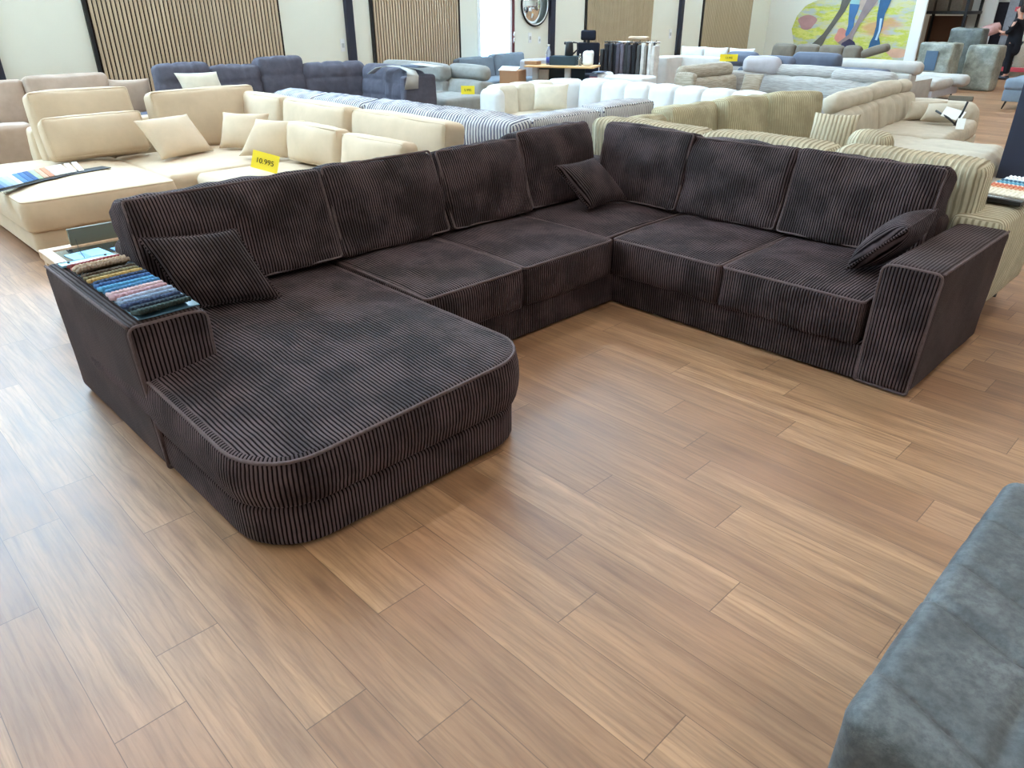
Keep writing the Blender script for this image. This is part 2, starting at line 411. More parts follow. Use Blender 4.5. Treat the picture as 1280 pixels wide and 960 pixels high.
def pillow(w, h, t, n=16, seed=0, pinch=.07, wr=.004):
    """knife-edge scatter cushion in the xz plane, thickness in y, centred"""
    V = []; F = []; U = []
    off = Vector((seed*3.7, seed, 0))
    for s in (-1, 1):
        for i in range(n+1):
            for j in range(n+1):
                u, v = -1+2*i/n, -1+2*j/n
                u = math.copysign(abs(u)**.8, u); v = math.copysign(abs(v)**.8, v)
                x = u*w/2*(1-pinch*(1-v*v)*abs(u)**3); z = v*h/2*(1-pinch*(1-u*u)*abs(v)**3)
                th = t/2*((1-u**2)*(1-v**2))**.42
                th += wr*noise.noise(Vector((x*9, z*9, s))+off)*(1 if abs(u) < .99 and abs(v) < .99 else 0)
                V.append(Vector((x, s*max(th, .004), z)))
    m = (n+1)**2
    def id(s, i, j): return s*m+i*(n+1)+j
    for i in range(n):
        for j in range(n):
            f = [id(0, i, j), id(0, i+1, j), id(0, i+1, j+1), id(0, i, j+1)]; F.append(f); U.append([(V[q].x, V[q].z) for q in f])
            f = [id(1, i, j+1), id(1, i+1, j+1), id(1, i+1, j), id(1, i, j)]; F.append(f); U.append([(V[q].x, V[q].z) for q in f])
    ring = [(i, 0) for i in range(n)]+[(n, j) for j in range(n)]+[(i, n) for i in range(n, 0, -1)]+[(0, j) for j in range(n, 0, -1)]
    for a in range(len(ring)):
        p, q = ring[a], ring[(a+1) % len(ring)]
        f = [id(0, *q), id(0, *p), id(1, *p), id(1, *q)]; F.append(f); U.append([(V[x].x, V[x].z) for x in f])
    return MB().add(V, F, U), [ (V[id(0, *p)]+V[id(1, *p)])/2 for p in ring ]
def plate(outl, t, flat=True):
    """flat sheet with its own thickness, outline in xz, facing -y"""
    n = len(outl); V = [(x, 0, z) for x, z in outl]+[(x, t, z) for x, z in outl]
    F = [list(range(n)), list(range(2*n-1, n-1, -1))]; U = [[(x, z) for x, z in outl], [(x, z) for x, z in reversed(outl)]]
    for i in range(n):
        j = (i+1) % n; F.append([j, i, n+i, n+j]); U.append([(0, 0)]*4)
    m = MB().add(V, F, U, True); return m
def text_mesh(name, s, size, mat, parent, loc, rot, extrude=.0008):
    cu = bpy.data.curves.new(name, 'FONT'); cu.body = s; cu.size = size; cu.align_x = 'CENTER'; cu.align_y = 'CENTER'; cu.extrude = extrude
    o = bpy.data.objects.new(name, cu); C.objects.link(o)
    dg = bpy.context.evaluated_depsgraph_get(); me = bpy.data.meshes.new_from_object(o.evaluated_get(dg))
    bpy.data.objects.remove(o); bpy.data.curves.remove(cu)
    me.name = name; me.materials.clear(); me.materials.append(mat)
    o = bpy.data.objects.new(name, me); C.objects.link(o); o.parent = parent; o.location = loc; o.rotation_euler = rot
    return o

# ------------------------------------------------------------------ things and parts
def tag(o, label, cat, group=None):
    o['label'] = label; o['category'] = cat
    if group: o['group'] = group
    return o
class Thing:
    """an Empty at the thing's base; parts are given in world coordinates unless local"""
    def __init__(s, name, label, cat, loc, rz=0, group=None):
        s.o = bpy.data.objects.new(name, None); C.objects.link(s.o); s.o.empty_display_size = .2
        s.o.location = loc; s.o.rotation_euler = (0, 0, rz); s.loc = Vector(loc); s.rz = rz
        tag(s.o, label, cat, group)
    def part(s, name, mb, mat, loc=(0, 0, 0), rz=0, rx=0, ry=0, parent=None, local=False, label=None):
        l = Vector(loc)
        if not local: l = Matrix.Rotation(-s.rz, 3, 'Z') @ (l-s.loc); rz = rz-s.rz
        o = mb.build(name, mat, s.o, l, (rx, ry, rz))
        if label: o['label'] = label
        return o
def sub(name, mb, mat, par, label=None):
    o = mb.build(name, mat, par)
    if label: o['label'] = label
    return o
def struct(name, mb, mat, loc=(0, 0, 0), parent=None, rot=(0, 0, 0)):
    o = mb.build(name, mat, parent, loc, rot)
    if not parent: o['kind'] = 'structure'
    return o
E90 = PI/2
def back_piping(w, h, r, y, rad=.007, x_in=0):
    a = w/2-r*.3; c0 = r*.3; c1 = h-r*.3
    return tube([(p[0], y, p[1]) for p in rrect(-a, c0, a, c1, (r, r, r, r), 4)], rad, True, 6)
exec_parts = []

# ------------------------------------------------------------------ the setting
XW, YB, YF = -12.2, 23.0, 31.0          # slatted wall, painted partition, far end of the hall
def slab(x0, x1, y0, y1, z0, z1):
    m = box(x1-x0, y1-y0, z1-z0, .003); return m.mv((x0+x1)/2, (y0+y1)/2, z0)
fm = MB().add([(-12.4, -6.2, 0), (8.2, -6.2, 0), (8.2, 31.2, 0), (-12.4, 31.2, 0), (-12.4, -6.2, -.2), (8.2, -6.2, -.2), (8.2, 31.2, -.2), (-12.4, 31.2, -.2)],
              [[0, 1, 2, 3], [7, 6, 5, 4], [4, 5, 1, 0], [5, 6, 2, 1], [6, 7, 3, 2], [7, 4, 0, 3]], [[(0, 0)]*4]*6, True)
struct('floor', fm, floor_mat())
struct('ceiling', slab(-12.4, 8.2, -6.2, 31.2, 8.0, 8.2), M['ceil'])
WY0, WY1, WZ0, WZ1 = -4.8, 5.2, 3.4, 7.3     # high window in the slatted wall
DY0, DY1, DZ = 11.02, 11.98, 2.15            # glazed door
VY0, VY1, VZ0, VZ1 = 8.5, 22.0, 4.4, 7.3     # second high window, unseen, added to brighten the far end
wl = MB()
for y0, y1, z0, z1 in ((-6.2, WY0, 0, 8), (WY0, WY1, 0, WZ0), (WY0, WY1, WZ1, 8), (WY1, DY0, 0, VZ0), (DY0, DY1, DZ, VZ0), (DY1, 31.2, 0, VZ0), (WY1, VY0, VZ0, VZ1), (VY1, 31.2, VZ0, VZ1), (WY1, 31.2, VZ1, 8)):
    wl.join(slab(XW-.2, XW, y0, y1, z0, z1))
struct('wall_left', wl, M['wall'])
struct('wall_front', slab(-12.2, 8, -6.2, -6, 0, 8), M['wall'])
struct('wall_right', slab(8, 8.2, -6.2, 31.2, 0, 8), M['wall2'])
struct('wall_back', slab(-12.2, -7.75, YB, YB+.12, 0, 8), M['wall2'])
struct('wall_far', slab(-12.2, 8, YF, YF+.2, 0, 8), M['wall2'])
# fill_window: unseen high glazing added farther along to light the back of the hall
# window_1: high glazing with mullions
wf = MB()
for y in [WY0+.04+i*(WY1-WY0-.08)/6 for i in range(7)]: wf.join(slab(XW-.14, XW-.06, y-.04, y+.04, WZ0, WZ1))
for z in (WZ0, 4.95, WZ1-.08): wf.join(slab(XW-.14, XW-.06, WY0, WY1, z, z+.08))
w1 = struct('window_1', wf, M['frame'])
struct('pane', slab(XW-.105, XW-.095, WY0, WY1, WZ0, WZ1), M['glass'], parent=w1)
wf = MB()
for y in [VY0+.04+i*(VY1-VY0-.08)/8 for i in range(9)]: wf.join(slab(XW-.14, XW-.06, y-.04, y+.04, VZ0, VZ1))
for z in (VZ0, VZ1-.08): wf.join(slab(XW-.14, XW-.06, VY0, VY1, z, z+.08))
w2 = struct('fill_window', wf, M['frame'])
struct('pane', slab(XW-.105, XW-.095, VY0, VY1, VZ0, VZ1), M['glass'], parent=w2)
# door_1: glazed door that lets the daylight in
df = MB()
for y in (DY0, DY1-.07): df.join(slab(XW-.1, XW+.03, y, y+.07, 0, DZ))
df.join(slab(XW-.1, XW+.03, DY0, DY1, DZ-.08, DZ)).join(slab(XW-.1, XW-.02, DY0+.07, DY1-.07, .01, .18))
d1 = struct('door_1', df, M['frame'])
struct('pane', slab(XW-.066, XW-.056, DY0+.07, DY1-.07, .18, DZ-.08), M['glass'], parent=d1)
struct('door_edge', slab(XW, XW+.05, DY1, DY1+.06, 0, DZ), M['maroon'], parent=d1)
hg = MB()
for z in (.3, 1.02, 1.14, 1.9): hg.join(tube([(XW+.06, DY1+.03, z), (XW+.06, DY1+.03, z+.09)], .016, seg=8))
struct('hinge', hg, M['chrome'], parent=d1)
hd = tube([(XW+.0, DY0+.12, .95), (XW+.06, DY0+.12, .95), (XW+.06, DY0+.24, .95)], .011, seg=8)
struct('door_handle', hd, M['chrome'], parent=d1)
# steel frame columns standing proud of the wall
for i, y in enumerate((2.45, 7.96, 13.2, 18.2)):
    struct('trim_%d' % (i+1), slab(XW+.0, XW+.09, y-.07, y+.07, 0, 8), M['pillar'])
for i, (y0, y1) in enumerate(((-6, DY0), (DY1+.06, 23))):
    struct('baseboard_left' if i == 0 else 'baseboard_back', slab(XW, XW+.02, y0, y1, 0, .1), M['frame'])
# slatted acoustic panels
for i, (y0, y1, mk, lab) in enumerate((
        (3.71, 6.66, 'slat', 'oak slatted wall panel nearest the left, behind the slate recliner sofa'),
        (8.44, 10.56, 'slat', 'oak slatted wall panel between dark column and bright glass door'),
        (14.37, 17.0, 'slat_b', 'brown slatted wall panel behind the clothes rail and office chair'),
        (19.28, 21.93, 'slat_b', 'brown slatted wall panel farthest along, just left of the horse mural'))):
    t = Thing('slat_wall_panel', lab, 'wall panel', (XW, (y0+y1)/2, 0), group='slatted panels on the long wall')
    t.part('felt_backing', slab(XW, XW+.012, y0, y1, .02, 3.6), M['felt'], (0, 0, 0))
    m = MB(); p = .061; nn = int((y1-y0-.05)/p)
    for q in range(nn):
        y = y0+.06+q*p; m.join(slab(XW+.012, XW+.034, y, y+.040, .02, 3.6))
    t.part('slats', m, M[mk], (0, 0, 0))
    t.part('edge_strip', slab(XW, XW+.05, y0-.02, y0+.025, .02, 3.6), M['black'], (0, 0, 0))
# ceiling lamps
ceil_lab = 'long white ceiling lamp hanging over the showroom floor'
for x in (-9.5, -5.0, -.5, 4.5):
    for y in (-2.5, 2.5, 7.5, 12.5, 17.5, 23.5):
        t = Thing('ceiling_lamp', ceil_lab, 'ceiling lamp', (x, y, 8.0), group='long ceiling lamps above the hall')
        t.part('housing', box(.5, 2.0, .07, .01), M['frame'], (x, y, 7.93))
        t.part('diffuser', box(.44, 1.94, .03, .005), M['lamp'], (x, y, 7.91))
# ------------------------------------------------------------------ painted horse mural on the partition
t = Thing('horse_mural', 'colourful painted mural of horse legs on yellow green ground, on the rear wall', 'painting', (-9.6, YB-.05, .3))
def blob(pts): return [(x, z) for x, z in pts]
random.seed(3)
k = NT('mural ground paint')
po = k.pos(); mp = k.n('ShaderNodeMapping', i_Vector=po); mp.inputs['Scale'].default_value = (.55, 1, 1.8)
n1 = k.noise(1.6, mp.outputs[0], 5, .7); n2 = k.noise(3.1, mp.outputs[0], 4, .6); n3 = k.noise(1.1, mp.outputs[0], 3, .5)
c = k.ramp(n1, [(.3, hexc('#b9b9b0')), (.44, hexc('#c6bf86')), (.52, hexc('#b4b83e')), (.6, hexc('#d2cd70')), (.7, hexc('#9fb03a'))])
c = k.mix(k.ramp(n2, [(.5, (0, 0, 0)), (.62, (1, 1, 1))]), c, col('#aeb2ae'))
c = k.mix(k.math('MULTIPLY', k.ramp(n3, [(.58, (0, 0, 0)), (.66, (1, 1, 1))]), .8), c, col('#c98f6a'))
k.P(Base_Color=c, Roughness=.6)
M['mural'] = k.m
out = [(-11.35, .35), (-7.95, .35), (-7.95, 3.4), (-10.4, 3.4), (-10.55, 2.2), (-10.72, 1.86), (-11.05, 1.72), (-11.28, 1.45), (-11.38, 1.1), (-11.25, .72)]
bd = slab(-7.98, -7.7, YB-.1, YB-.02, 0, 3.6)
t.part('canvas', plate(out, .03), M['mural'], (0, YB-.035, 0))
t.part('side_post', bd, M['frame'], (0, 0, 0))
def paint(name, pts, colr, dy):
    key = 'paint '+colr
    if key not in M: M[key] = plain('mural paint '+colr, colr, .6, var=.25)
    t.part(name, plate(pts, .004), M[key], (0, YB-.035-dy, 0))
def limb(pts, ws):
    L, R_ = [], []
    for i, (x, z) in enumerate(pts):
        a = pts[max(0, i-1)]; b = pts[min(len(pts)-1, i+1)]; l = math.hypot(b[0]-a[0], b[1]-a[1])
        nx, nz = -(b[1]-a[1])/l, (b[0]-a[0])/l; w = ws[i]/2
        L.append((x+nx*w, z+nz*w)); R_.append((x-nx*w, z-nz*w))
    return L+R_[::-1]
paint('painted_flower', [(-10.93+.27*math.cos(a)*(1+.2*math.sin(3*a)), 1.28+.2*math.sin(a)) for a in [i*PI/9 for i in range(18)]], '#ad807c', .006)
paint('painted_flower', [(-9.86+.16*math.cos(a)*(1+.2*math.sin(4*a)), .95+.2*math.sin(a)) for a in [i*PI/9 for i in range(18)]], '#c98474', .006)
paint('painted_flower', [(-8.2+.3*math.cos(a)*(1+.2*math.sin(3*a)), .55+.12*math.sin(a)) for a in [i*PI/9 for i in range(18)]], '#c79a80', .006)
paint('painted_belly', [(-9.75, 1.72), (-9.4, 1.55), (-9.2, 1.6), (-8.95, 1.8), (-8.8, 2.3), (-8.9, 3.1), (-9.8, 3.1), (-9.95, 2.4)], '#8fb6b4', .006)
paint('painted_shoulder', [(-9.5, 1.62), (-9.25, 1.55), (-9.0, 1.75), (-9.0, 2.3), (-9.3, 2.5), (-9.5, 2.1)], '#b7a08f', .011)
paint('painted_leg', limb([(-9.85, 2.0), (-9.95, 1.6), (-10.15, 1.25), (-10.33, .95), (-10.42, .8), (-10.55, .62)], [.3, .17, .13, .14, .22, .3]), '#5d5850', .011)
paint('painted_leg', limb([(-9.62, 1.75), (-9.64, 1.4), (-9.62, 1.2), (-9.68, 1.0), (-9.6, .85)], [.3, .18, .16, .12, .14]), '#3d6a96', .011)
paint('painted_leg', limb([(-9.1, 2.0), (-9.3, 1.55), (-9.42, 1.3), (-9.55, .98), (-9.62, .82), (-9.7, .66)], [.32, .2, .12, .12, .3, .46]), '#8c7a78', .016)
paint('painted_hoof', limb([(-9.68, .82), (-9.62, .72), (-9.6, .62)], [.22, .42, .5]), '#37304a', .021)
paint('painted_leg', limb([(-8.78, 2.0), (-8.85, 1.5), (-8.83, 1.2), (-8.86, .95), (-8.86, .82), (-8.84, .62)], [.34, .2, .17, .15, .26, .36]), '#27567c', .016)
paint('painted_highlight', limb([(-8.82, 1.4), (-8.8, 1.1), (-8.84, .86)], [.06, .05, .06]), '#a9c4d6', .021)

# ------------------------------------------------------------------ dark brown corduroy corner sofa
B = Thing('corner_sofa', 'large dark brown corduroy U-shaped corner sofa with chaise, in the centre foreground', 'sofa', (-2.9, 2.7, 0))
BR, BS, BP = M['brown'], M['brown_smooth'], M['brown_piping']
# chaise
ol = rrect(-3.88, .748, -1.922, 2.022, (.18, .25, .23, .18))
m, _ = prism(ol, .015, .18, .022, swap=True)
B.part('chaise_base', m, BR)
ol = rrect(-3.72, .735, -1.905, 2.035, (.2, .25, .23, .2))
ctilt = lambda v: -.045*max(0, min(1, (v.x+2.75)/.8))*max(0, min(1, (1.9-v.y)/1.0))
m, pp = prism(ol, .185, .425, .035, .03, .012, .012, 2, swap=True, tilt=ctilt)
ch = B.part('chaise_seat', m, BR)
sub('piping', tube(pp, .0075, True), BP, ch)
# seats: (centre x, centre y, width along the wing, depth, facing)
def seat(x, y, w, d, rz, seed, h=.25, z=.19, name='seat_cushion', dep=.022):
    dfm = lambda o, n, sx, sy, sz: Vector((o.x, o.y, o.z-.012*max(0, sz)*(1 if sy < 0 else 0)*(sy*sy)))
    m = soft(w, d, h, .032, (14, 14, 5), bt=dep, bf=.012, bs=.0, wr=.010, wf=4.5, seed=seed, dfm=dfm)
    o = B.part(name, m, BR, (x, y, z), rz)
    a, b, r = w/2, d/2, .032
    pts = [(p[0], p[1], h-.007-.012*(1 if p[1] < 0 else 0)*(p[1]/b)**2) for p in rrect(-a+r*.3, -b+r*.3, a-r*.3, b-r*.3, (.02,)*4, 4)]
    sub('piping', tube(pts, .0075, True), BP, o)
    return o
seat(-3.15, 2.385, .69, .95, E90, 3); seat(-3.15, 3.125, .785, .95, E90, 4)
seat(-3.2, 3.95, .95, .95, 0, 5, name='corner_seat')
seat(-2.325, 3.995, .765, .94, 0, 6); seat(-1.545, 3.995, .79, .94, 0, 7)
B.part('wing_base', slab(-3.9, -2.7, 2.0, 4.58, .015, .2), BR)
B.part('wing_base', slab(-2.73, -1.12, 3.555, 4.58, .015, .2), BR)
# low back frames behind the loose cushions
m = soft(3.53, .2, .66, .05, (20, 3, 8)); B.part('back_frame', m, BS, (-3.83, 2.82, .02), E90)
m = soft(2.7, .18, .66, .05, (20, 3, 8)); B.part('back_frame', m, BS, (-2.5, 4.5, .02), 0)
# arms
def arm(x, y, w, d, h, rz, flip):
    def dfm(o, n, sx, sy, sz):
        # the outside face leans out a little towards the top, the inner top edge is rolled
        q = (o.z+h/2)/h; o = o.copy(); o.x += flip*.02*q*(.6+.4*sx*flip)
        if sx*flip < 0 and sz > 0: o.z -= .035*max(0, -sx*flip-.35)**2*sz
        return o
    m = soft(w, d, h, .035, (10, 14, 10), bt=.006, bf=.006, wr=.004, seed=9+flip, dfm=dfm)
    o = B.part('armrest', m, BR, (x, y, .015), rz)
    o.data.materials.append(BS)                # ribs show on the front panel, the nap lies flat on top and outside
    for p in o.data.polygons:
        if abs(p.normal.y) < .6: p.material_index = 1
    a = w/2; pts = []
    for p in rrect(-a+.008, .0, a-.008, h-.01, (.01, .01, .03, .03), 4):
        v = dfm(Vector((p[0], 0, p[1]-h/2)), None, p[0]/a, -1, (p[1]-h/2)/(h/2)); pts.append((v.x, -d/2+.012, v.z+h/2))
    sub('piping', tube(pts, .007, True), BP, o)
    top = []
    for i in range(9):
        yy = -d/2+.02+(d-.04)*i/8; v = dfm(Vector((flip*(a-.009), yy, h/2)), None, flip, 0, 1); top.append((v.x, yy, v.z+h/2-.008))
    sub('piping', tube(top, .007), BP, o)
arm(-3.29, .885, .30, 1.06, .635, E90, -1)
arm(-1.0, 4.06, .265, 1.04, .625, 0, 1)
# loose back cushions
def bcush(x, y, w, rz, seed, h=.5, th=.22, lean=.24, z=.435, sag=.0, rzj=0):
    def dfm(o, n, sx, sy, sz):
        o = o.copy()
        if sz > 0: o.z -= sz*(.02+sag)*abs(sx)**3*0 + sag*sz*(.5+.5*sx)
        o.y += .03*sz*abs(sz)                      # crest rolls backwards
        if sy > 0 and sz > .3: o.z -= .05*sy*(sz-.3)
        return o
    m = soft(w, th, h, .03, (22, 6, 14), bt=.012, bf=.035, bs=.004, wr=.020, wf=4.6, seed=seed, dfm=dfm)
    o = B.part('back_cushion', m, BR, (x, y, z), rz+rzj, -lean)
    a, r = w/2, .03; pts = []
    for p in rrect(-a+r*.35, r*.35, a-r*.35, h-r*.35, (.02,)*4, 4):
        sx, sz = p[0]/a, (p[1]-h/2)/(h/2)
        v = dfm(Vector((p[0], -th/2+r*.35, p[1]-h/2)), None, sx, -1, sz); pts.append((v.x, v.y, v.z+h/2))
    sub('piping', tube(pts, .0065, True), BP, o)
    return o
bcush(-3.555, 1.555, 1.03, E90, 11, h=.49, th=.23)
bcush(-3.545, 2.455, .77, E90, 12)
bcush(-3.535, 3.21, .71, E90, 13, h=.49)
bcush(-3.56, 3.95, .74, E90, 14, h=.52)
bcush(-3.1, 4.36, .74, 0, 15, h=.52, lean=.2)
bcush(-2.41, 4.385, .78, 0, 16, h=.5, lean=.2)
bcush(-1.595, 4.385, .84, 0, 17, h=.5, lean=.2)

# scatter cushions: placed by lower left, lower right and upper left corner
def scatter(label, bl, br, tl, th, mat, seed, name='throw_pillow', group=None, cat='cushion', pip=True, pinch=.07):
    bl, br, tl = Vector(bl), Vector(br), Vector(tl)
    X = (br-bl); w = X.length; X.normalize(); Z = (tl-bl); shear = Z.dot(X); Z = Z-X*shear; h = Z.length; Z.normalize(); Y = Z.cross(X); shear /= h
    m, rim = pillow(w, h, th, seed=seed, pinch=pinch)
    m.v = [(v[0]+shear*v[2], v[1], v[2]) for v in m.v]; rim = [(v[0]+shear*v[2], v[1], v[2]) for v in rim]   # slumped: the soft square leans over
    o = m.build(name, mat)
    Rm = Matrix((X, Y, Z)).transposed().to_4x4(); c = bl+X*w/2+Z*h/2+X*shear*h/2
    o.matrix_world = Matrix.Translation(c) @ Rm
    tag(o, label, cat, group)
    if pip: sub('piping', tube(rim, .006, True), mat, o)
    return o
scatter('square dark brown corduroy cushion leaning by the sample book on the chaise end', (-3.27, 1.125, .465), (-3.13, 1.52, .46), (-3.46, 1.045, .775), .16, BR, 1)
scatter('small dark brown corduroy cushion lying tilted in the inner corner of the brown sofa', (-3.12, 3.80, .49), (-3.12, 4.21, .49), (-3.33, 3.67, .76), .15, BR, 2)
scatter('dark brown corduroy cushion leaning against the right armrest of the brown sofa', (-1.38, 4.23, .50), (-1.38, 3.82, .475), (-1.13, 4.22, .765), .18, BR, 3)

# ------------------------------------------------------------------ helpers for the other sofas
def cu(T, name, mat, x, y, z, w, d, h, rz=0, lean=0, r=.05, n=(8, 5, 6), label=None, **kw):
    """one upholstered piece: centre of its foot at x,y,z; w along the sofa, d front to back"""
    k = dict(bt=.015, bf=.02, bs=.008, wr=.008, wf=4, seed=int(abs(x*13+y*7)) % 50); k.update(kw)
    return T.part(name, soft(w, d, h, r, n, **k), mat, (x, y, z), rz, -lean, label=label)
def feet(T, pts, h=.06, r=.02, mat=None, r2=None):
    for x, y in pts:
        T.part('foot', tube([(0, 0, h), (0, 0, 0)], r, seg=8, r2=r2 or r*.8), mat or M['black'], (x, y, 0))
def rim_tube(w, h, y, r=.05, rad=.006):
    a = w/2
    return tube([(p[0], y, p[1]) for p in rrect(-a+r*.3, r*.3, a-r*.3, h-r*.3, (.02,)*4, 3)], rad, True, 5)
def tufts(nx, nz, depth, edge=.18):
    """button-free tufting: grooves dividing a face into nx by nz pads"""
    def f(o, n, sx, sy, sz):
        u = (sx*.5+.5)*nx; v = (sz*.5+.5)*nz
        du = abs(u-round(u)); dv = abs(v-round(v)); g = 0
        if nx > 1 and 0 < round(u) < nx: g = max(g, 1-du/edge)
        if nz > 1 and 0 < round(v) < nz: g = max(g, 1-dv/edge)
        return o-n*depth*max(0, g)**1.5 if sy < 0 or sz > .6 else o
    return f
def top_tufts(nx, ny, depth, edge=.14):
    def f(o, n, sx, sy, sz):
        if sz < .5: return o
        u = (sx*.5+.5)*nx; v = (sy*.5+.5)*ny
        du = abs(u-round(u)); dv = abs(v-round(v)); g = 0
        if 0 < round(u) < nx: g = max(g, 1-du/edge)
        if 0 < round(v) < ny: g = max(g, 1-dv/edge)
        return o-n*depth*max(0, g)**1.4
    return f

# ------------------------------------------------------------------ grey sofa in the near right corner
T = Thing('grey_sofa', 'worn grey microfibre sofa seat cropped by the lower right corner', 'sofa', (.75, 1.75, 0))
def gdfm(o, n, sx, sy, sz):
    if sz > .3:
        for yy, xx0, dp in ((-.11, -2, .022), (.07, -2, .016), (-.42, -2, .018), (.33, -2, .016)):
            g = max(0, 1-abs((o.y-yy)+(o.x+.98)*.42)/.035); o = o-Vector((0, 0, dp*g*g))
        g = max(0, 1-abs(o.x+.74)/.03); o = o-Vector((0, 0, .012*g*g*(1 if o.y < -.25 else 0)))
    return o
cu(T, 'seat_cushion', M['leather'], .75, 1.755, .15, 1.99, 1.18, .30, 0, 0, .045, (150, 110, 5), bt=.008, bf=.006, bs=.004, wr=.0025, wf=9, dfm=gdfm)
T.part('base', box(1.9, 1.06, .11, .01), M['leather'], (.77, 1.735, .05))
feet(T, [(-.1, 1.28), (1.6, 1.28), (-.1, 2.18), (1.6, 2.18)], .06, .022)

# ------------------------------------------------------------------ corduroy sample book on the left armrest
T = Thing('sample_book', 'open book of striped corduroy fabric samples lying on the left armrest of the brown sofa', 'sample book', (-3.25, .875, .652))
T.part('backing_board', box(.92, .235, .006, .002), M['boardgrey'], (-3.245, .89, .660), 0, 0, .012)
T.part('header_strip', box(.055, .235, .01, .002), M['bluewrap'], (-3.675, .872, .662), .06)
rv = MB()
for yy in (-.08, .08): rv.join(lathe([(.006, 0), (.006, .004), (.002, .006)], 10).mv(0, yy, .01))
T.part('rivet', rv, M['black'], (-3.675, .872, .662), .06)
T.part('price_string', tube([(-3.70, .87, .672), (-3.74, .865, .70), (-3.78, .872, .742)], .0015, seg=5), M['black'])
SC = ['#7c3b3a', '#b36a60', '#b9a58f', '#8b7767', '#4a4036', '#6d6348', '#a08450', '#2c3a52', '#33517c', '#4b86ab', '#3e6e94', '#b9a0a2', '#a68389', '#8f95a6', '#6d7b90', '#2a3550', '#1e2733', '#25302f']
for i, c in enumerate(SC):
    key = 'swatch '+c
    M[key] = fabric(key, c, .15, 40, .9, .3)
    x = -3.605+.0452*i; curl = i in (2, 3)
    T.part('fabric_sample', soft(.205, .075, .015, .006, (84, 4, 1), ridge=(.0155, .007), seed=i, wr=.002), M[key], (x+.02, .875+.003*math.sin(i*2), .672+(.014 if curl else .0)), E90+.05+random.uniform(-.02, .02), (-.42 if curl else -.26))

M['olive_grey'] = plain('olive grey board', '#6f6e5e', .5)
# ------------------------------------------------------------------ low table behind the brown sofa
T = Thing('coffee_table', 'low oak framed glass table behind the left end of the brown sofa', 'table', (-4.55, 1.4, 0))
for p in ((-4.97, 1.4, .07, .92), (-4.13, 1.4, .07, .92)): T.part('frame_rail', box(p[2], p[3], .05, .004), M['tablewood'], (p[0], p[1], .36))
for p in ((-4.55, .97, .77, .06), (-4.55, 1.83, .77, .06)): T.part('frame_rail', box(p[2], p[3], .05, .004), M['tablewood'], (p[0], p[1], .36))
T.part('glass_top', box(.77, .8, .008, .002), M['tglass'], (-4.55, 1.4, .398))
for x in (-4.95, -4.15):
    for y in (.98, 1.82): T.part('leg', box(.06, .06, .36, .004), M['tablewood'], (x, y, 0))
T.part('shelf', box(.74, .78, .02, .003), M['greige'], (-4.55, 1.4, .14)); T.part('upright_panel', box(.018, .72, .1, .003), M['olive_grey'], (-4.965, 1.47, .41))
def reflection_sheet(x, y, w, d, mat, rz, lab, z=.407, marks=()):  # thin blue sheets imitating the window's reflection in the table glass
    o = box(w, d, .003, .001).build('reflection_sheet', mat, None, (x, y, z), (0, 0, rz)); tag(o, lab, 'reflection_sheet')
    for (mx, my, mw, md, mm) in marks: box(mw, md, .0006, .0002).build('reflection_block', mm, o, (mx, my, .003))
    return o
reflection_sheet(-4.62, 1.14, .36, .2, M['bluereflect'], .12, 'pale blue sheet of painted window reflection on the glass table, nearest its left end', marks=[(0, -.02, .3, .03, M['bluereflect2'])])
reflection_sheet(-4.58, 1.37, .36, .18, M['bluereflect2'], .1, 'mid blue sheet of painted window reflection in the middle of the row on the glass table')
reflection_sheet(-4.6, 1.63, .38, .26, M['bluereflect'], .1, 'pale blue sheet of painted window reflection with blocks, on the glass table next to the sofa back', marks=[(-.08, -.03, .1, .07, M['bluereflect2']), (.07, .04, .14, .05, M['bluereflect2']), (.06, -.06, .12, .05, M['paper'])])
T = Thing('spectacles', 'thin dark reading glasses lying on the painted reflection on the low glass table', 'glasses', (-4.35, 1.25, .41))
for s in (-1, 1):
    T.part('lens_rim', tube([(.024*math.cos(a), .0, .02*math.sin(a)) for a in [i*PI/7 for i in range(14)]], .0018, True), M['black'], (-4.35+.0, 1.25+s*.032, .432), E90)
    T.part('temple', tube([(-4.35, 1.25+s*.058, .437), (-4.45, 1.25+s*.058, .438), (-4.48, 1.25+s*.056, .418)], .002), M['black'])
T.part('bridge', tube([(-4.35, 1.242, .438), (-4.35, 1.258, .438)], .002), M['black'])

# ------------------------------------------------------------------ cream velvet corner sofa
T = Thing('corner_sofa', 'cream velvet corner sofa with chaise and piped cushions, left behind the brown sofa', 'sofa', (-6.6, 2.6, 0))
CM = M['cream']
m, _ = prism(rrect(-8.25, 1.17, -6.23, 2.25, (.03, .06, .03, .03)), .06, .22, .02); T.part('chaise_base', m, CM)
m, pp = prism(rrect(-8.0, 1.14, -6.19, 2.26, (.15, .08, .05, .15)), .22, .455, .035, .03, .012, .008, 4); o = T.part('chaise_seat', m, CM)
sub('piping', tube(pp, .006, True), CM, o)
T.part('wing_base', slab(-8.25, -4.35, 2.62, 4.0, .06, .22), CM); T.part('wing_base', slab(-8.25, -6.7, 2.25, 2.7, .06, .22), CM)
cu(T, 'corner_seat', CM, -7.0, 2.93, .22, 1.3, 1.34, .235, bt=.03)
cu(T, 'seat_cushion', CM, -5.85, 2.98, .22, .98, 1.0, .235, bt=.03); cu(T, 'seat_cushion', CM, -4.88, 2.98, .22, .95, 1.0, .235, bt=.03)
cu(T, 'back_frame', CM, -8.12, 2.88, .06, 2.3, .24, .66, E90); cu(T, 'back_frame', CM, -6.3, 3.93, .06, 3.6, .16, .66, 0)
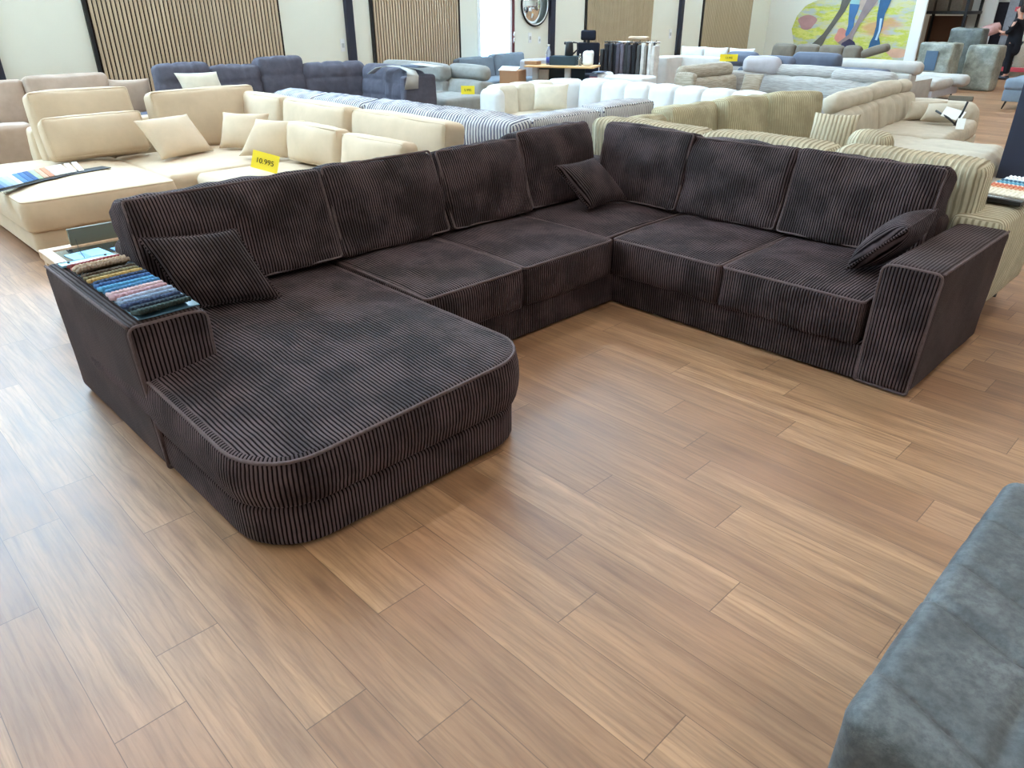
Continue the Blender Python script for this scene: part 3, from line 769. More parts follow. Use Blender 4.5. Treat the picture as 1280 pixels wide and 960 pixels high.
def cb(x, y, w, h, rz, lean, z=.44, th=.22, **kw):
    o = cu(T, 'back_cushion', CM, x, y, z, w, th, h, rz, lean, .05, (10, 4, 8), bf=.05, **kw)
    sub('piping', rim_tube(w, h, -th/2+.015), CM, o); return o
cb(-7.78, 2.16, .86, .60, E90, .22); cb(-7.60, 3.22, 1.05, .55, E90, .2)
cb(-7.25, 3.66, .82, .49, 0, .12); cb(-6.25, 3.66, 1.08, .49, 0, .12); cb(-5.0, 3.66, 1.26, .49, 0, .12)
feet(T, [(-6.3, 1.23), (-6.3, 2.2), (-8.15, 1.25), (-4.45, 2.75)], .06, .03)
def lumbar(label, x, y, z, w, h, th, rz, lean, mat=None, name='lumbar_cushion', group=None):
    mat = mat or CM
    m = soft(w, th, h, .05, (10, 4, 8), bt=.01, bf=.05, bs=.01, wr=.01, wf=5, seed=int(abs(x*10)))
    o = m.build(name, mat, None, (x, y, z), (-lean, 0, rz)); tag(o, label, 'cushion', group)
    sub('piping', rim_tube(w, h, -th/2+.015), mat, o); return o
lumbar('long cream lumbar cushion on the chaise end of the cream sofa', -7.42, 2.12, .505, .84, .36, .16, E90, .3)
lumbar('cream boxed lumbar cushion on the cream sofa directly behind the yellow price card', -5.78, 3.33, .485, .74, .33, .17, .05, .15)
lumbar('cream boxed lumbar cushion just above the crest of the brown sofa, half hidden by it', -4.9, 3.33, .485, .78, .32, .17, .05, .15)
scatter('cream square cushion standing diagonally beside the long lumbar cushion', (-6.93, 2.45, .495), (-7.06, 2.98, .495), (-7.22, 2.38, .80), .17, CM, 5, pip=False)
scatter('cream square cushion in the corner of the cream sofa, middle of its three', (-7.15, 3.08, .495), (-6.75, 3.35, .495), (-7.25, 3.22, .80), .16, CM, 6, pip=False)
scatter('cream square cushion leaning behind the yellow price card', (-6.62, 3.02, .495), (-6.22, 3.28, .495), (-6.58, 3.22, .80), .16, CM, 7, pip=False)
scatter('pale cream cushion peeking up between cream sofa back and slate recliner', (-9.15, 3.66, .72), (-9.0, 4.1, .72), (-9.28, 3.62, 1.02), .14, M['ecru'], 8, pip=False)
def price_card(label, loc, rz, tilt, s, w, h, lines=1):
    t = Thing('price_card', label, 'price sign', loc, rz)
    t.part('card', plate([(-w/2, 0), (w/2, 0), (w/2, h), (-w/2, h)], .003), M['yellow'], (0, 0, 0), 0, -tilt, local=True)
    text_mesh('printed_price', s, h*.42, M['ink'], t.o, (0, -.0025+h*.48*math.sin(tilt)-.001, h*.48*math.cos(tilt)), (PI/2-tilt, 0, 0), .0006)
    return t
price_card('yellow price card reading 10.995 standing on the cream sofa seat', (-5.79, 2.83, .508), .62, .25, '10.995', .23, .14).o.rotation_euler.y = .22
# sample strip lying across the chaise
T2 = Thing('sample_strip', 'black strip of blue to white velvet swatches lying across the cream chaise', 'sample book', (-6.8, 1.5, .48))
pth = [(-6.55, 1.02), (-6.66, 1.2), (-6.78, 1.42), (-6.88, 1.66), (-6.95, 1.98)]
def along(t):
    t = t*(len(pth)-1); i = min(len(pth)-2, int(t)); q = t-i; a, b = pth[i], pth[i+1]
    return (a[0]+(b[0]-a[0])*q, a[1]+(b[1]-a[1])*q, math.atan2(b[1]-a[1], b[0]-a[0]))
for i in range(4):
    a, b = pth[i], pth[i+1]; l = math.hypot(b[0]-a[0], b[1]-a[1])
    T2.part('backing_strip', box(l+.02, .13, .005, .001), M['black'], ((a[0]+b[0])/2, (a[1]+b[1])/2, .488+.0005*i), math.atan2(b[1]-a[1], b[0]-a[0]))
for i, c in enumerate(['#3b4c66', '#5a7ba6', '#56688a', '#7d97bb', '#9fb3cf', '#b7cbdf', '#cfdde8', '#5d86b8', '#4a6fa0', '#3f5d8c', '#a9b89a', '#c9a58c', '#c98b6c', '#d9d6d2', '#e4e2df', '#ecebe8', '#f1f0ee', '#f4f3f1']):
    M['velvet swatch '+c] = fabric('velvet swatch '+c, c, .08, 30, .7, .4)
    x, y, a = along(.03+i*.047)
    T2.part('velvet_swatch', box(.042, .13, .006, .002), M['velvet swatch '+c], (x-.02, y, .528), a-.12, .42)

# ------------------------------------------------------------------ rose taupe sofa at the far left
T = Thing('sofa', 'rose taupe velvet sofa with plain back at the left edge by the wall', 'sofa', (-9.9, 1.5, 0))
TP = M['taupe_pink']
T.part('base', slab(-11.05, -8.75, -.6, 3.24, .06, .25), TP)
cu(T, 'seat_cushion', TP, -9.75, .8, .25, 1.2, 1.6, .2, E90); cu(T, 'seat_cushion', TP, -9.75, 2.05, .25, 1.2, 1.6, .2, E90)
cu(T, 'back_frame', TP, -10.95, 1.4, .06, 3.8, .22, .7, E90)
cu(T, 'back_cushion', TP, -10.72, 1.66, .44, 1.45, .26, .50, E90, .2, bf=.05); cu(T, 'back_cushion', TP, -10.62, 2.84, .44, .92, .26, .53, E90, .2, bf=.05)
cu(T, 'back_cushion', TP, -10.72, .3, .44, 1.3, .26, .50, E90, .2, bf=.05)
cu(T, 'armrest', TP, -8.86, 1.2, .06, 1.5, .24, .62, E90, r=.06)
feet(T, [(-8.9, -.4), (-8.9, 1.8)], .06, .03)
scatter('rose taupe cushion on the rose taupe sofa, cut by the left photo edge', (-9.72, 1.05, .49), (-9.87, 1.62, .49), (-9.95, 1.0, .86), .17, TP, 9, pip=False)
scatter('rose taupe cushion leaning at the right end of the rose taupe sofa', (-10.3, 3.2, .52), (-10.1, 3.62, .52), (-10.3, 3.2, .92), .16, TP, 10, pip=False)

# ------------------------------------------------------------------ slate recliner corner sofa
T = Thing('recliner_sofa', 'slate navy chenille recliner corner sofa with tufted backs before the slatted panel', 'sofa', (-9.2, 5.0, 0))
NV = M['navy_grey']
tf = tufts(3, 3, .022)
T.part('base', slab(-10.2, -8.5, 3.4, 6.52, .08, .3), NV); T.part('base', slab(-8.5, -8.2, 5.5, 6.5, .08, .3), NV)
for y, h, w in ((3.88, .68, .66), (4.54, .63, .64), (5.18, .70, .66)):
    cu(T, 'back_section', NV, -9.62, y, .42, w, .26, h, E90, .16, .07, (18, 5, 18), dfm=tf, bf=.03)
cu(T, 'corner_back', NV, -9.48, 5.89, .42, .90, .26, .61, E90-.25, .14, .1, (18, 5, 18), dfm=tf, bf=.03)
cu(T, 'back_section', NV, -8.97, 6.3, .42, .74, .26, .58, .1, .14, .1, (18, 5, 18), dfm=tf, bf=.03)
cu(T, 'back_section', NV, -8.36, 6.2, .42, .64, .26, .56, .05, .14, .1, (18, 5, 18), dfm=tf, bf=.03)
for y in (3.9, 4.55, 5.2): cu(T, 'seat_cushion', NV, -8.95, y, .28, .65, 1.0, .2, E90)
cu(T, 'seat_cushion', NV, -8.3, 5.75, .28, 1.0, .75, .2, 0)
cu(T, 'side_panel', NV, -8.02, 6.2, .08, .12, .5, .84, 0, 0, .03)
cu(T, 'armrest', NV, -9.2, 3.4, .08, .25, 1.2, .50, E90, 0, .06)
T = Thing('sample_strap', 'pale grey strap of sample leaflets draped over the slate recliner sofa end', 'sample book', (-8.3, 6.2, .97))
pts = [(-8.72, 5.96, .92), (-8.62, 6.02, .995), (-8.48, 6.1, 1.02), (-8.25, 6.14, 1.015), (-8.02, 6.1, .98), (-7.94, 6.06, .93), (-7.935, 6.02, .78)]
sv = MB()
V = []; F_ = []; U_ = []
for i, p in enumerate(pts):
    wd = .05 if i < 4 else .07+.02*(i-4)
    for s in (-1, 1): V.append((p[0]+.0*s, p[1]+s*wd, p[2])); 
n0 = len(V)
V += [(v[0]+.004, v[1], v[2]-.006) for v in V]
for i in range(len(pts)-1):
    a, b, c, d = 2*i, 2*i+1, 2*i+3, 2*i+2
    for f in ((a, b, c, d), (n0+d, n0+c, n0+b, n0+a), (a, d, n0+d, n0+a), (b, n0+b, n0+c, c)): F_.append(list(f)); U_.append([(0, 0)]*4)
F_.append([0, n0, n0+1, 1]); U_.append([(0, 0)]*4); e = 2*len(pts)-2; F_.append([e, e+1, n0+e+1, n0+e]); U_.append([(0, 0)]*4)
T.part('strap', sv.add(V, F_, U_), M['lgrey_plain'])
T.part('leaflet_stack', box(.34, .2, .02, .004), M['navy2'], (-8.14, 6.26, 1.012), .1)
T.part('cover_sheet', box(.4, .2, .006, .002), M['lgrey_plain'], (-7.98, 6.32, 1.035), .15, 0, .06)

# ------------------------------------------------------------------ grey recliner sofa behind it
T = Thing('recliner_sofa', 'mid grey recliner corner sofa with headrests in front of the second slatted panel', 'sofa', (-9.1, 7.6, 0))
G = M['grey']
T.part('base', slab(-10.5, -8.2, 6.98, 8.3, .08, .3), G)
cu(T, 'back_section', G, -9.75, 7.55, .3, 1.5, .3, .42, 0, .1, bf=.03); cu(T, 'headrest', G, -9.75, 7.5, .70, 1.5, .26, .25, 0, .05, .09)
cu(T, 'back_section', G, -8.74, 7.62, .3, .86, .3, .44, 0, .2, bf=.05); cu(T, 'headrest', G, -8.76, 7.72, .74, .82, .2, .2, 0, .1, .08)
cu(T, 'armrest', G, -9.05, 7.15, .08, .3, .85, .5, 0, 0, .08); cu(T, 'seat_cushion', G, -8.55, 7.15, .28, .8, .8, .30)
cu(T, 'footrest', G, -8.2, 6.82, .12, 1.05, .45, .34, -.1, 0, .09)
price_card('small yellow price card on the seat of the grey recliner sofa', (-8.22, 7.22, .61), .75, .1, '5.995', .19, .11)
# blue grey sofa by the door
T = Thing('sofa', 'pale blue grey sofa standing in front of the bright glass door', 'sofa', (-11.0, 11.0, 0))
cu(T, 'seat_cushion', M['bluegrey'], -11.2, 10.7, .1, 1.9, .9, .36, E90); cu(T, 'back_cushion', M['bluegrey'], -11.6, 10.4, .42, .9, .25, .40, E90, .15); cu(T, 'back_cushion', M['bluegrey'], -11.6, 11.3, .42, .85, .25, .44, E90, .15)
cu(T, 'armrest', M['lilac'], -11.1, 11.62, .1, .2, .8, .66, 0, 0, .05); feet(T, [(-10.85, 9.9), (-10.85, 11.5)], .1, .02)

# ------------------------------------------------------------------ slate and white striped corduroy corner sofa
T = Thing('corner_sofa', 'white and slate striped corduroy corner sofa, back to back with the cream sofa', 'sofa', (-5.8, 4.9, 0))
S1, S2 = M['stripe'], M['stripe_grey']
T.part('base', slab(-7.95, -4.12, 4.06, 5.1, .06, .3), S1); T.part('base', slab(-5.0, -4.12, 5.1, 6.0, .06, .3), S1)
cu(T, 'back_frame', S1, -6.05, 4.14, .06, 3.8, .16, .64, 0)
for x, w, h, y in ((-7.6, .82, .465, 4.34), (-6.72, .9, .475, 4.34), (-5.72, 1.0, .49, 4.33), (-4.72, 1.1, .50, 4.3)):
    o = cu(T, 'back_cushion', S1, x, y, .42, w, .26, h, PI, .14, .05, (int(w/.034*6), 4, 6), ridge=(.034, .011), bf=.04)
for x in (-7.3, -6.1, -5.0): cu(T, 'seat_cushion', S1, x, 4.72, .28, 1.1, .75, .18, PI)
for y, w, h in ((4.72, .85, .50), (5.55, .74, .52)):
    o = cu(T, 'back_cushion', S2, -4.27, y, .42, w, .28, h, -E90, -.02, .05, (int(w/.022*4), 4, 6), ridge=(.022, .005), bf=.03)
    sub('piping', rim_tube(w, h, -.125, .05, .008), S1, o); sub('piping', rim_tube(w, h, .125, .05, .008), S1, o)

# ------------------------------------------------------------------ white channel tufted corner sofa
T = Thing('corner_sofa', 'white boucle corner sofa with rounded vertical channels, in the middle distance', 'sofa', (-5.6, 7.5, 0))
W = M['white']
T.part('base', slab(-7.35, -3.98, 7.55, 8.2, .05, .3), W); T.part('base', slab(-7.35, -6.35, 6.55, 7.2, .05, .3), W)
cu(T, 'seat_cushion', M['ecru'], -6.75, 7.0, .28, .95, 1.0, .2, E90); cu(T, 'seat_cushion', W, -5.1, 7.85, .28, 2.2, .6, .2)
nseg = 8
for i in range(nseg):
    x = -6.82+(i+.5)*(3.0/nseg); cu(T, 'back_channel', W, x, 8.08, .1, 3.0/nseg+.02, .34, .73, 0, .06, .075, (7, 5, 10), bf=.05, bt=.03, wr=.004)
cu(T, 'corner_channel', W, -7.1, 8.0, .1, .5, .36, .72, .7, .02, .08, (5, 4, 8), wr=0)
for i, y in enumerate((7.62, 7.27, 6.92)):
    cu(T, 'back_channel', M['ecru'] if i < 3 else W, -7.2, y, .1, .37, .30, .71, E90, .05, .075, (7, 5, 10), bf=.04, bt=.02, wr=.004)
cu(T, 'end_panel', W, -7.14, 6.68, .06, .16, .36, .72, E90, 0, .08, wr=0)
o = T.part('label_tag', plate([(-.05, 0), (.05, 0), (.05, .045), (-.05, .045)], .004), M['label_blue'], (-6.95, 6.6, .42), .9)
scatter('cream cushion standing in the corner of the white channel tufted sofa', (-6.93, 7.2, .51), (-6.6, 7.5, .51), (-6.98, 7.27, .82), .15, M['ecru'], 11, pip=False)

# ------------------------------------------------------------------ sand corduroy sofa back to back with the brown one
T = Thing('corner_sofa', 'pale sand wide corduroy corner sofa, back to back with the brown sofa', 'sofa', (-2.5, 5.1, 0))
BC, OC = M['beige_cord'], M['olive_cord']
T.part('base', slab(-3.85, -1.15, 4.66, 5.55, .14, .34), BC); T.part('base', slab(-4.0, -3.1, 5.5, 7.05, .14, .34), BC)
cu(T, 'back_frame', BC, -2.45, 4.74, .14, 2.7, .14, .52, 0, wr=.002)
for x, w, h, y in ((-3.36, .98, .50, 4.80), (-2.41, .92, .50, 4.81), (-1.5, .84, .505, 4.81)):
    cu(T, 'back_cushion', BC, x, y, .42, w, .24, h, PI, .05, .05, (int(w/.034*6), 4, 6), ridge=(.034, .014), bf=.02)
cu(T, 'seat_cushion', BC, -2.9, 5.2, .32, 1.2, .8, .14, PI); cu(T, 'seat_cushion', BC, -1.7, 5.2, .32, 1.1, .8, .14, PI)
cu(T, 'bolster', BC, -1.47, 5.05, .47, .44, .2, .32, PI-.1, .1, .07, (80, 4, 6), ridge=(.034, .012))
cu(T, 'armrest', BC, -1.035, 5.06, .14, .87, .27, .52, -E90, 0, .045, (100, 8, 8), ridge=(.034, .004), wr=.003)
for x, y, w, h, rz in ((-3.86, 5.3, .85, .44, E90+.1), (-3.8, 5.98, .68, .50, E90-.12), (-3.6, 6.58, .68, .53, E90-.2), (-3.36, 7.06, .60, .56, E90-.5)):
    cu(T, 'back_cushion', OC, x, y, .42, w, .26, h, rz, .14, .06, (16, 4, 10), bf=.05, wr=.02)
cu(T, 'seat_cushion', OC, -3.4, 6.2, .3, 1.5, .8, .15, E90); cu(T, 'seat_cushion', OC, -3.0, 5.75, .3, .9, .8, .15, E90)
cu(T, 'back_frame', OC, -4.03, 6.0, .14, 2.1, .12, .5, E90)
for x, y in ((-.96, 4.71), (-1.0, 5.43), (-3.8, 4.8), (-3.9, 7.0)):
    T.part('leg', tube([(0, 0, .15), (.01, 0, 0)], .022, seg=8, r2=.012), M['black'], (x, y, 0))
scatter('sand wide corduroy square cushion at the far end of the sand sofa', (-2.98, 6.62, .52), (-2.62, 6.74, .52), (-3.0, 6.75, .86), .17, BC, 12, pip=False)
o = soft(.36, .26, .26, .12, (60, 5, 6), bf=.01, ridge=(.034, .012)).build('bolster_cushion', BC, None, (-2.42, 6.62, .52), (0, 0, -.1)); tag(o, 'round sand corduroy bolster right of the square sand cushion', 'cushion')
# sample book on its arm
T = Thing('sample_book', 'corduroy sample book with black header lying on the sand sofa armrest at right', 'sample book', (-1.03, 5.25, .665))
T.part('header_strip', box(.30, .06, .022, .003), M['black'], (-1.06, 4.985, .69), -.14)
T.part('backing_board', box(.29, .6, .008, .002), M['black'], (-1.03, 5.27, .69), -.08)
M['header_grey'] = plain('grey plastic header', '#6b6c70', .3)
T.part('header_plate', box(.30, .052, .004, .001), M['header_grey'], (-1.06, 4.987, .7125), -.14)
mk = MB()
for i, (w_, h_) in enumerate(((.008, .011), (.006, .009), (.009, .011), (.007, .008), (.008, .011), (.006, .010), (.008, .009), (.007, .011))): mk.join(box(w_, h_, .0008, .0002).mv(-.046+.0125*i, 0, 0))
T.part('printed_mark', mk, M['paper'], (-1.06, 4.985, .7167), -.14)
for i, c in enumerate(['#e5ddca', '#ded3bd', '#dcccb4', '#c98a66', '#b5573a', '#c9735a', '#d8d0c4', '#4f8ba3', '#7fb2c4', '#35596f', '#9fb9c6', '#dcdfe0', '#a9aaa8', '#e8e8e6']):
    key = 'cord sample '+c; M[key] = fabric(key, c, .1, 40, .9, .3)
    T.part('fabric_sample', soft(.27, .06, .014, .006, (50, 3, 1), ridge=(.024, .009), seed=i), M[key], (-1.035+.004*i*.5, 5.075+.038*i, .712+.004*(i % 2)), -.1, .2)

# ------------------------------------------------------------------ greige recliner sofa with chaise
T = Thing('recliner_sofa', 'greige chenille recliner sofa with roll headrests and long chaise, right of centre', 'sofa', (-2.88, 8.88, 0), .10)
BG = M['beige']
def L(x, y, z=0): return (x, y, z)
def pl(name, x, y, z, w, d, h, rz, lean=0, r=.06, n=(8, 5, 6), mat=None, **kw):
    k = dict(bt=.02, bf=.025, bs=.01, wr=.008, wf=4, seed=int(abs(x*13+y*7)) % 50); k.update(kw)
    return T.part(name, soft(w, d, h, r, n, **k), mat or BG, (x, y, z), rz, -lean, local=True)
pl('base', -.05, .1, .1, 3.3, .9, .2, E90, r=.02); pl('base', .5, -.85, .1, 1.45, .95, .2, E90*0, r=.02)
pl('seat_cushion', -.02, .72, .28, 1.8, .85, .2, E90, n=(14, 10, 5))
pl('chaise_seat', .25, -.9, .22, 1.35, 1.5, .26, E90, r=.11, n=(20, 20, 5), dfm=top_tufts(2, 2, .012))
pl('chaise_side', .25, -1.28, .2, .6, 1.3, .27, E90, r=.06)
tb = tufts(4, 1, .025, .2)
pl('back_section', -.42, -.55, .42, 1.1, .26, .34, E90, .2, n=(20, 5, 6), dfm=tb); pl('back_section', -.42, .62, .42, 1.2, .26, .34, E90, .2, n=(20, 5, 6), dfm=tb)
pl('headrest', -.50, -.55, .72, 1.15, .2, .19, E90, .25, .085); pl('headrest', -.50, .62, .72, 1.15, .2, .19, E90, .25, .085); pl('headrest', -.5, 1.42, .72, .5, .18, .16, E90, .25, .07)
pl('back_section', -.42, 1.35, .42, .5, .24, .32, E90, .2)
pl('armrest', -.12, 1.72, .1, .32, .95, .55, E90, 0, .12)
for x, y in ((.9, -1.4), (.9, -.3), (.5, 1.6)): T.part('foot', tube([(0, 0, .1), (0, 0, 0)], .025, seg=8), M['black'], (x, y, 0), local=True)
scatter('greige cushion lying against the far arm of the greige recliner sofa', (-3.2, 9.62, .51), (-2.9, 9.95, .51), (-3.22, 9.8, .70), .16, BG, 13, pip=False)
scatter('greige cushion with a hanging sample tag on it, on the greige recliner sofa', (-2.98, 9.48, .535), (-2.62, 9.64, .535), (-2.98, 9.66, .70), .16, BG, 14, pip=False)
T = Thing('tag_stand', 'black framed sample tag with white label propped on the greige cushions', 'sign', (-2.6, 9.45, .5))
T.part('label_sheet', plate([(-.12, 0), (.08, -.06), (.12, .06), (-.08, .12)], .004), M['paper'], (-2.63, 9.42, .62), .3, -.7)
T.part('strap', tube([(-2.52, 9.42, .78), (-2.54, 9.4, .66), (-2.58, 9.37, .53)], .012, seg=6), M['black'])
T.part('strap', tube([(-2.82, 9.44, .66), (-2.66, 9.39, .60), (-2.54, 9.36, .53)], .012, seg=6), M['black'])
T.part('header', box(.24, .03, .05, .004), M['mole'], (-2.63, 9.54, .77), .2)
T.part('white_label', plate([(-.04, -.06), (.04, -.06), (.04, .06), (-.04, .06)], .003), M['paper'], (-2.51, 9.34, .56), .3, -.5)

# ------------------------------------------------------------------ light grey tufted corner sofa
T = Thing('corner_sofa', 'light grey slub corner sofa with tufted backs and roll headrests, in the far middle', 'sofa', (-5.6, 11.0, 0))
LG, GG = M['lgrey'], M['greige']
T.part('base', slab(-6.9, -4.2, 10.8, 11.95, .08, .3), LG); T.part('base', slab(-6.9, -5.9, 9.7, 10.8, .08, .3), LG); feet(T, [(-6.0, 9.8), (-4.3, 10.9), (-6.7, 9.8)], .09, .03)
cu(T, 'seat_cushion', LG, -5.35, 11.1, .28, 2.3, .9, .2, 0, 0, .07); cu(T, 'seat_cushion', LG, -6.3, 10.3, .28, 1.2, .9, .2, E90, 0, .07)
cu(T, 'end_panel', GG, -6.36, 9.8, .1, .12, .34, .74, E90, 0, .05, label='greige end panel')
cu(T, 'back_section', GG, -6.42, 10.55, .44, 1.3, .26, .30, E90, .1, .06, (16, 5, 6), dfm=tufts(3, 1, .02)); cu(T, 'headrest', GG, -6.5, 10.55, .72, 1.38, .2, .20, E90, .1, .08)
cu(T, 'corner_back', LG, -6.3, 11.5, .44, .7, .26, .34, .4, .1, .06); cu(T, 'headrest', M['lilac'], -6.12, 11.55, .74, .58, .2, .26, .3, .05, .09)
cu(T, 'back_section', LG, -5.35, 11.58, .44, 1.5, .26, .30, 0, .12, .08, (20, 5, 6), dfm=tufts(3, 1, .022)); cu(T, 'headrest', LG, -5.42, 11.66, .72, 1.2, .2, .17, 0, .1, .075)
cu(T, 'back_section', LG, -4.5, 11.58, .44, .95, .26, .28, 0, .12, .08, (16, 5, 6), dfm=tufts(2, 1, .022)); cu(T, 'headrest', LG, -4.55, 11.62, .70, .92, .2, .17, 0, .1, .08)
scatter('pale greige square cushion on the light grey tufted sofa, under its price card', (-6.12, 10.95, .51), (-5.86, 11.08, .51), (-6.14, 11.08, .78), .14, GG, 15, pip=False)
cu(T, 'armrest', GG, -6.32, 9.6, .08, .22, .5, .52, E90, 0, .05)
price_card('yellow price card on the back of the light grey tufted sofa', (-6.4, 11.0, .945), .75, .05, '13.995', .27, .10)
o = box(.2, .16, .05, .004).build('paper_stack', M['paper'], None, (-6.32, 9.6, .62), (0, 0, .3)); tag(o, 'small stack of white papers on the low end arm of the light grey tufted sofa', 'papers')
PAP = o

# ------------------------------------------------------------------ white sofas near the desk
T = Thing('sofa', 'white fabric sofa seen from its arm end, behind the light grey tufted sofa', 'sofa', (-8.2, 13.2, 0))
WG = fabric('greyish white weave', '#cfcbc6', .05, 8); 
cu(T, 'armrest', WG, -8.86, 12.95, .08, .34, .6, .76, .1, 0, .03, wr=.002); cu(T, 'back_frame', WG, -8.4, 13.35, .08, 1.2, .2, .76, 0, 0, .03, wr=.002)
cu(T, 'seat_cushion', WG, -8.4, 13.72, .1, 1.7, .5, .44)
for i, (x, lab) in enumerate(((-8.8, 'leftmost of three white cushions on the white sofa back'), (-8.28, 'middle of three white cushions on the white sofa back'), (-7.72, 'rightmost of three white cushions on the white sofa back'))):
    scatter(lab, (x-.24, 13.62, .565), (x+.26, 13.68, .565), (x-.24, 13.68, 1.0), .14, M['white'], 20+i, pip=False)
T = Thing('armchair', 'low white armchair beside the clothes rail', 'armchair', (-8.5, 11.1, 0))
cu(T, 'seat_back', M['white'], -8.3, 11.05, .08, .78, .55, .55, .15, 0, .05, wr=.003); cu(T, 'armrest', M['white'], -8.82, 10.92, .08, .24, .62, .58, .3, 0, .06, wr=.003)
T = Thing('sample_band', 'dark red and mustard banded sample strip hung over the low white armchair', 'sample book', (-8.74, 10.7, .6))
for i, c in enumerate(['#3f4757', '#6d3038', '#8a3f3a', '#7c4a34', '#8b6a3c', '#6e6545', '#5a5c46', '#484b45']):
    M['band '+c] = plain('band '+c, c, .8)
    T.part('colour_band', box(.15, .012, .052, .002), M['band '+c], (-8.74, 10.585, .62-.05*i), .3)
T.part('band_fold', box(.16, .3, .012, .003), M['navy2'], (-8.74, 10.74, .682), .3)

# ------------------------------------------------------------------ sofas stacked towards the mural
T = Thing('sofa', 'steel navy microfibre sofa seen from behind, before the mural wall', 'sofa', (-5.9, 13.5, 0))
N2 = M['navy2']
T.part('base', slab(-7.4, -5.2, 13.0, 14.2, .08, .4), N2)
cu(T, 'back_frame', N2, -6.3, 13.15, .3, 2.2, .25, .42, 0, 0, .06)
for x, w, h, z, y in ((-7.4, .62, .24, .72, 13.2), (-6.7, .78, .24, .68, 13.1), (-6.0, .84, .33, .66, 13.2)): cu(T, 'headrest', N2, x, y, z, w, .24, h, 0, 0, .09)
cu(T, 'armrest', M['navy2'], -5.25, 13.0, .3, 1.15, .3, .50, 0, 0, .09)
T = Thing('sofa', 'pale grey sofa with roll back end, half hidden behind the steel navy sofa', 'sofa', (-5.8, 15.2, 0))
LP = M['lgrey_plain']
T.part('base', slab(-6.8, -4.95, 14.8, 15.9, 0, .5), LP); cu(T, 'headrest', LP, -5.75, 15.0, .60, 1.75, .3, .22, 0, 0, .09); cu(T, 'side_panel', LP, -5.15, 14.95, .06, .36, .3, .56, 0, 0, .03)
T = Thing('sofa', 'mole brown sofa with four low backs directly under the horse mural', 'sofa', (-8.4, 18.2, 0))
MO = M['mole']
T.part('base', slab(-9.6, -7.1, 17.8, 18.9, .06, .42), MO)
for x in (-9.15, -8.55, -7.98, -7.5): cu(T, 'back_section', MO, x, 18.2, .42, .57 if x < -7.6 else .42, .24, .48, 0, .2, .09)
cu(T, 'armrest', MO, -7.05, 17.9, .3, .95, .3, .36, 0, 0, .08)
o = soft(.55, .42, .16, .07, (6, 6, 4), bt=.03).build('cushion', MO, None, (-6.85, 17.95, .75), (0, -.32, .2)); tag(o, 'mole brown cushion lying tilted on the arm of the mole brown sofa', 'cushion')
T = Thing('sofa', 'pale grey sofa end with thick rolled seat edges, right below the wrapped mattresses', 'sofa', (-5.6, 16.9, 0))
T.part('base', slab(-6.7, -5.05, 16.4, 17.9, .10, .24), M['lilac']); cu(T, 'seat_cushion', LP, -5.78, 16.9, .22, 1.55, 1.1, .20, 0, 0, .09); cu(T, 'armrest', M['grey'], -5.95, 16.15, .1, 1.0, .35, .30, .1, 0, .1)
cu(T, 'back_section', LP, -5.6, 17.75, .24, 1.5, .4, .22, 0, 0, .09)
for x, y in ((-5.12, 16.75), (-5.12, 17.8), (-6.5, 16.5)): T.part('foot', tube([(0, 0, .14), (.02, 0, 0)], .022, seg=8, r2=.012), M['black'], (x, y, 0))
T = Thing('sofa_chaise', 'blue grey sofa seat on thin black legs at the right edge, far back', 'sofa', (-3.2, 17.0, 0))
cu(T, 'base', M['bluegrey'], -3.1, 17.0, .14, 1.55, 1.0, .2, 0, 0, .02); cu(T, 'seat_cushion', M['bluegrey'], -3.1, 17.0, .33, 1.58, 1.04, .2, 0, 0, .06)
cu(T, 'back_cushion', M['teal'], -3.0, 17.6, .42, 1.5, .3, .36, 0, .1, .08, label='dark teal back cushion')
for x, y in ((-3.8, 16.55), (-3.75, 17.45), (-2.4, 16.55)): T.part('leg', tube([(0, 0, .15), (-.04, 0, 0)], .02, seg=8, r2=.012), M['black'], (x, y, 0))
# freestanding steel column
struct('trim_5', slab(-1.72, -1.42, 7.9, 8.2, 0, 8), M['pillar'])

# ------------------------------------------------------------------ wrapped mattresses
M['label_slate'] = plain('slate blue printed sheet', '#4d6278', .5, var=.15)
def wrapped(label, x, y, w, d, h, rz, mat, sticker=None, lean=0):
    t = Thing('wrapped_mattress', label, 'mattress', (x, y, 0), rz, 'plastic wrapped upright mattresses')
    t.part('mattress', soft(w, d, h, .05, (10, 5, 14), wr=.02, wf=6, bf=.02, seed=int(abs(x*9))), mat, (0, 0, 0), 0, -lean, local=True)
    if sticker:
        sx, sz, sw, sh, sm = sticker
        t.part('label_sheet', plate([(-sw/2, 0), (sw/2, 0), (sw/2, sh), (-sw/2, sh)], .004), sm, (sx, -d/2-.035, sz), 0, -lean, local=True)
    return t
wrapped('plastic wrapped mattress block with blue label, left of the three', -5.98, 19.3, .74, .5, .98, -.12, M['plasticwrap'], (-.04, .42, .26, .40, M['label_slate']))
wrapped('tallest dark plastic wrapped mattress, standing behind the other two', -5.86, 20.6, .74, .35, 1.25, -.1, M['plasticwrap_dark'])
wrapped('plastic wrapped mattress standing right of the other two', -5.25, 20.0, .66, .42, .93, -.1, M['plasticwrap'])

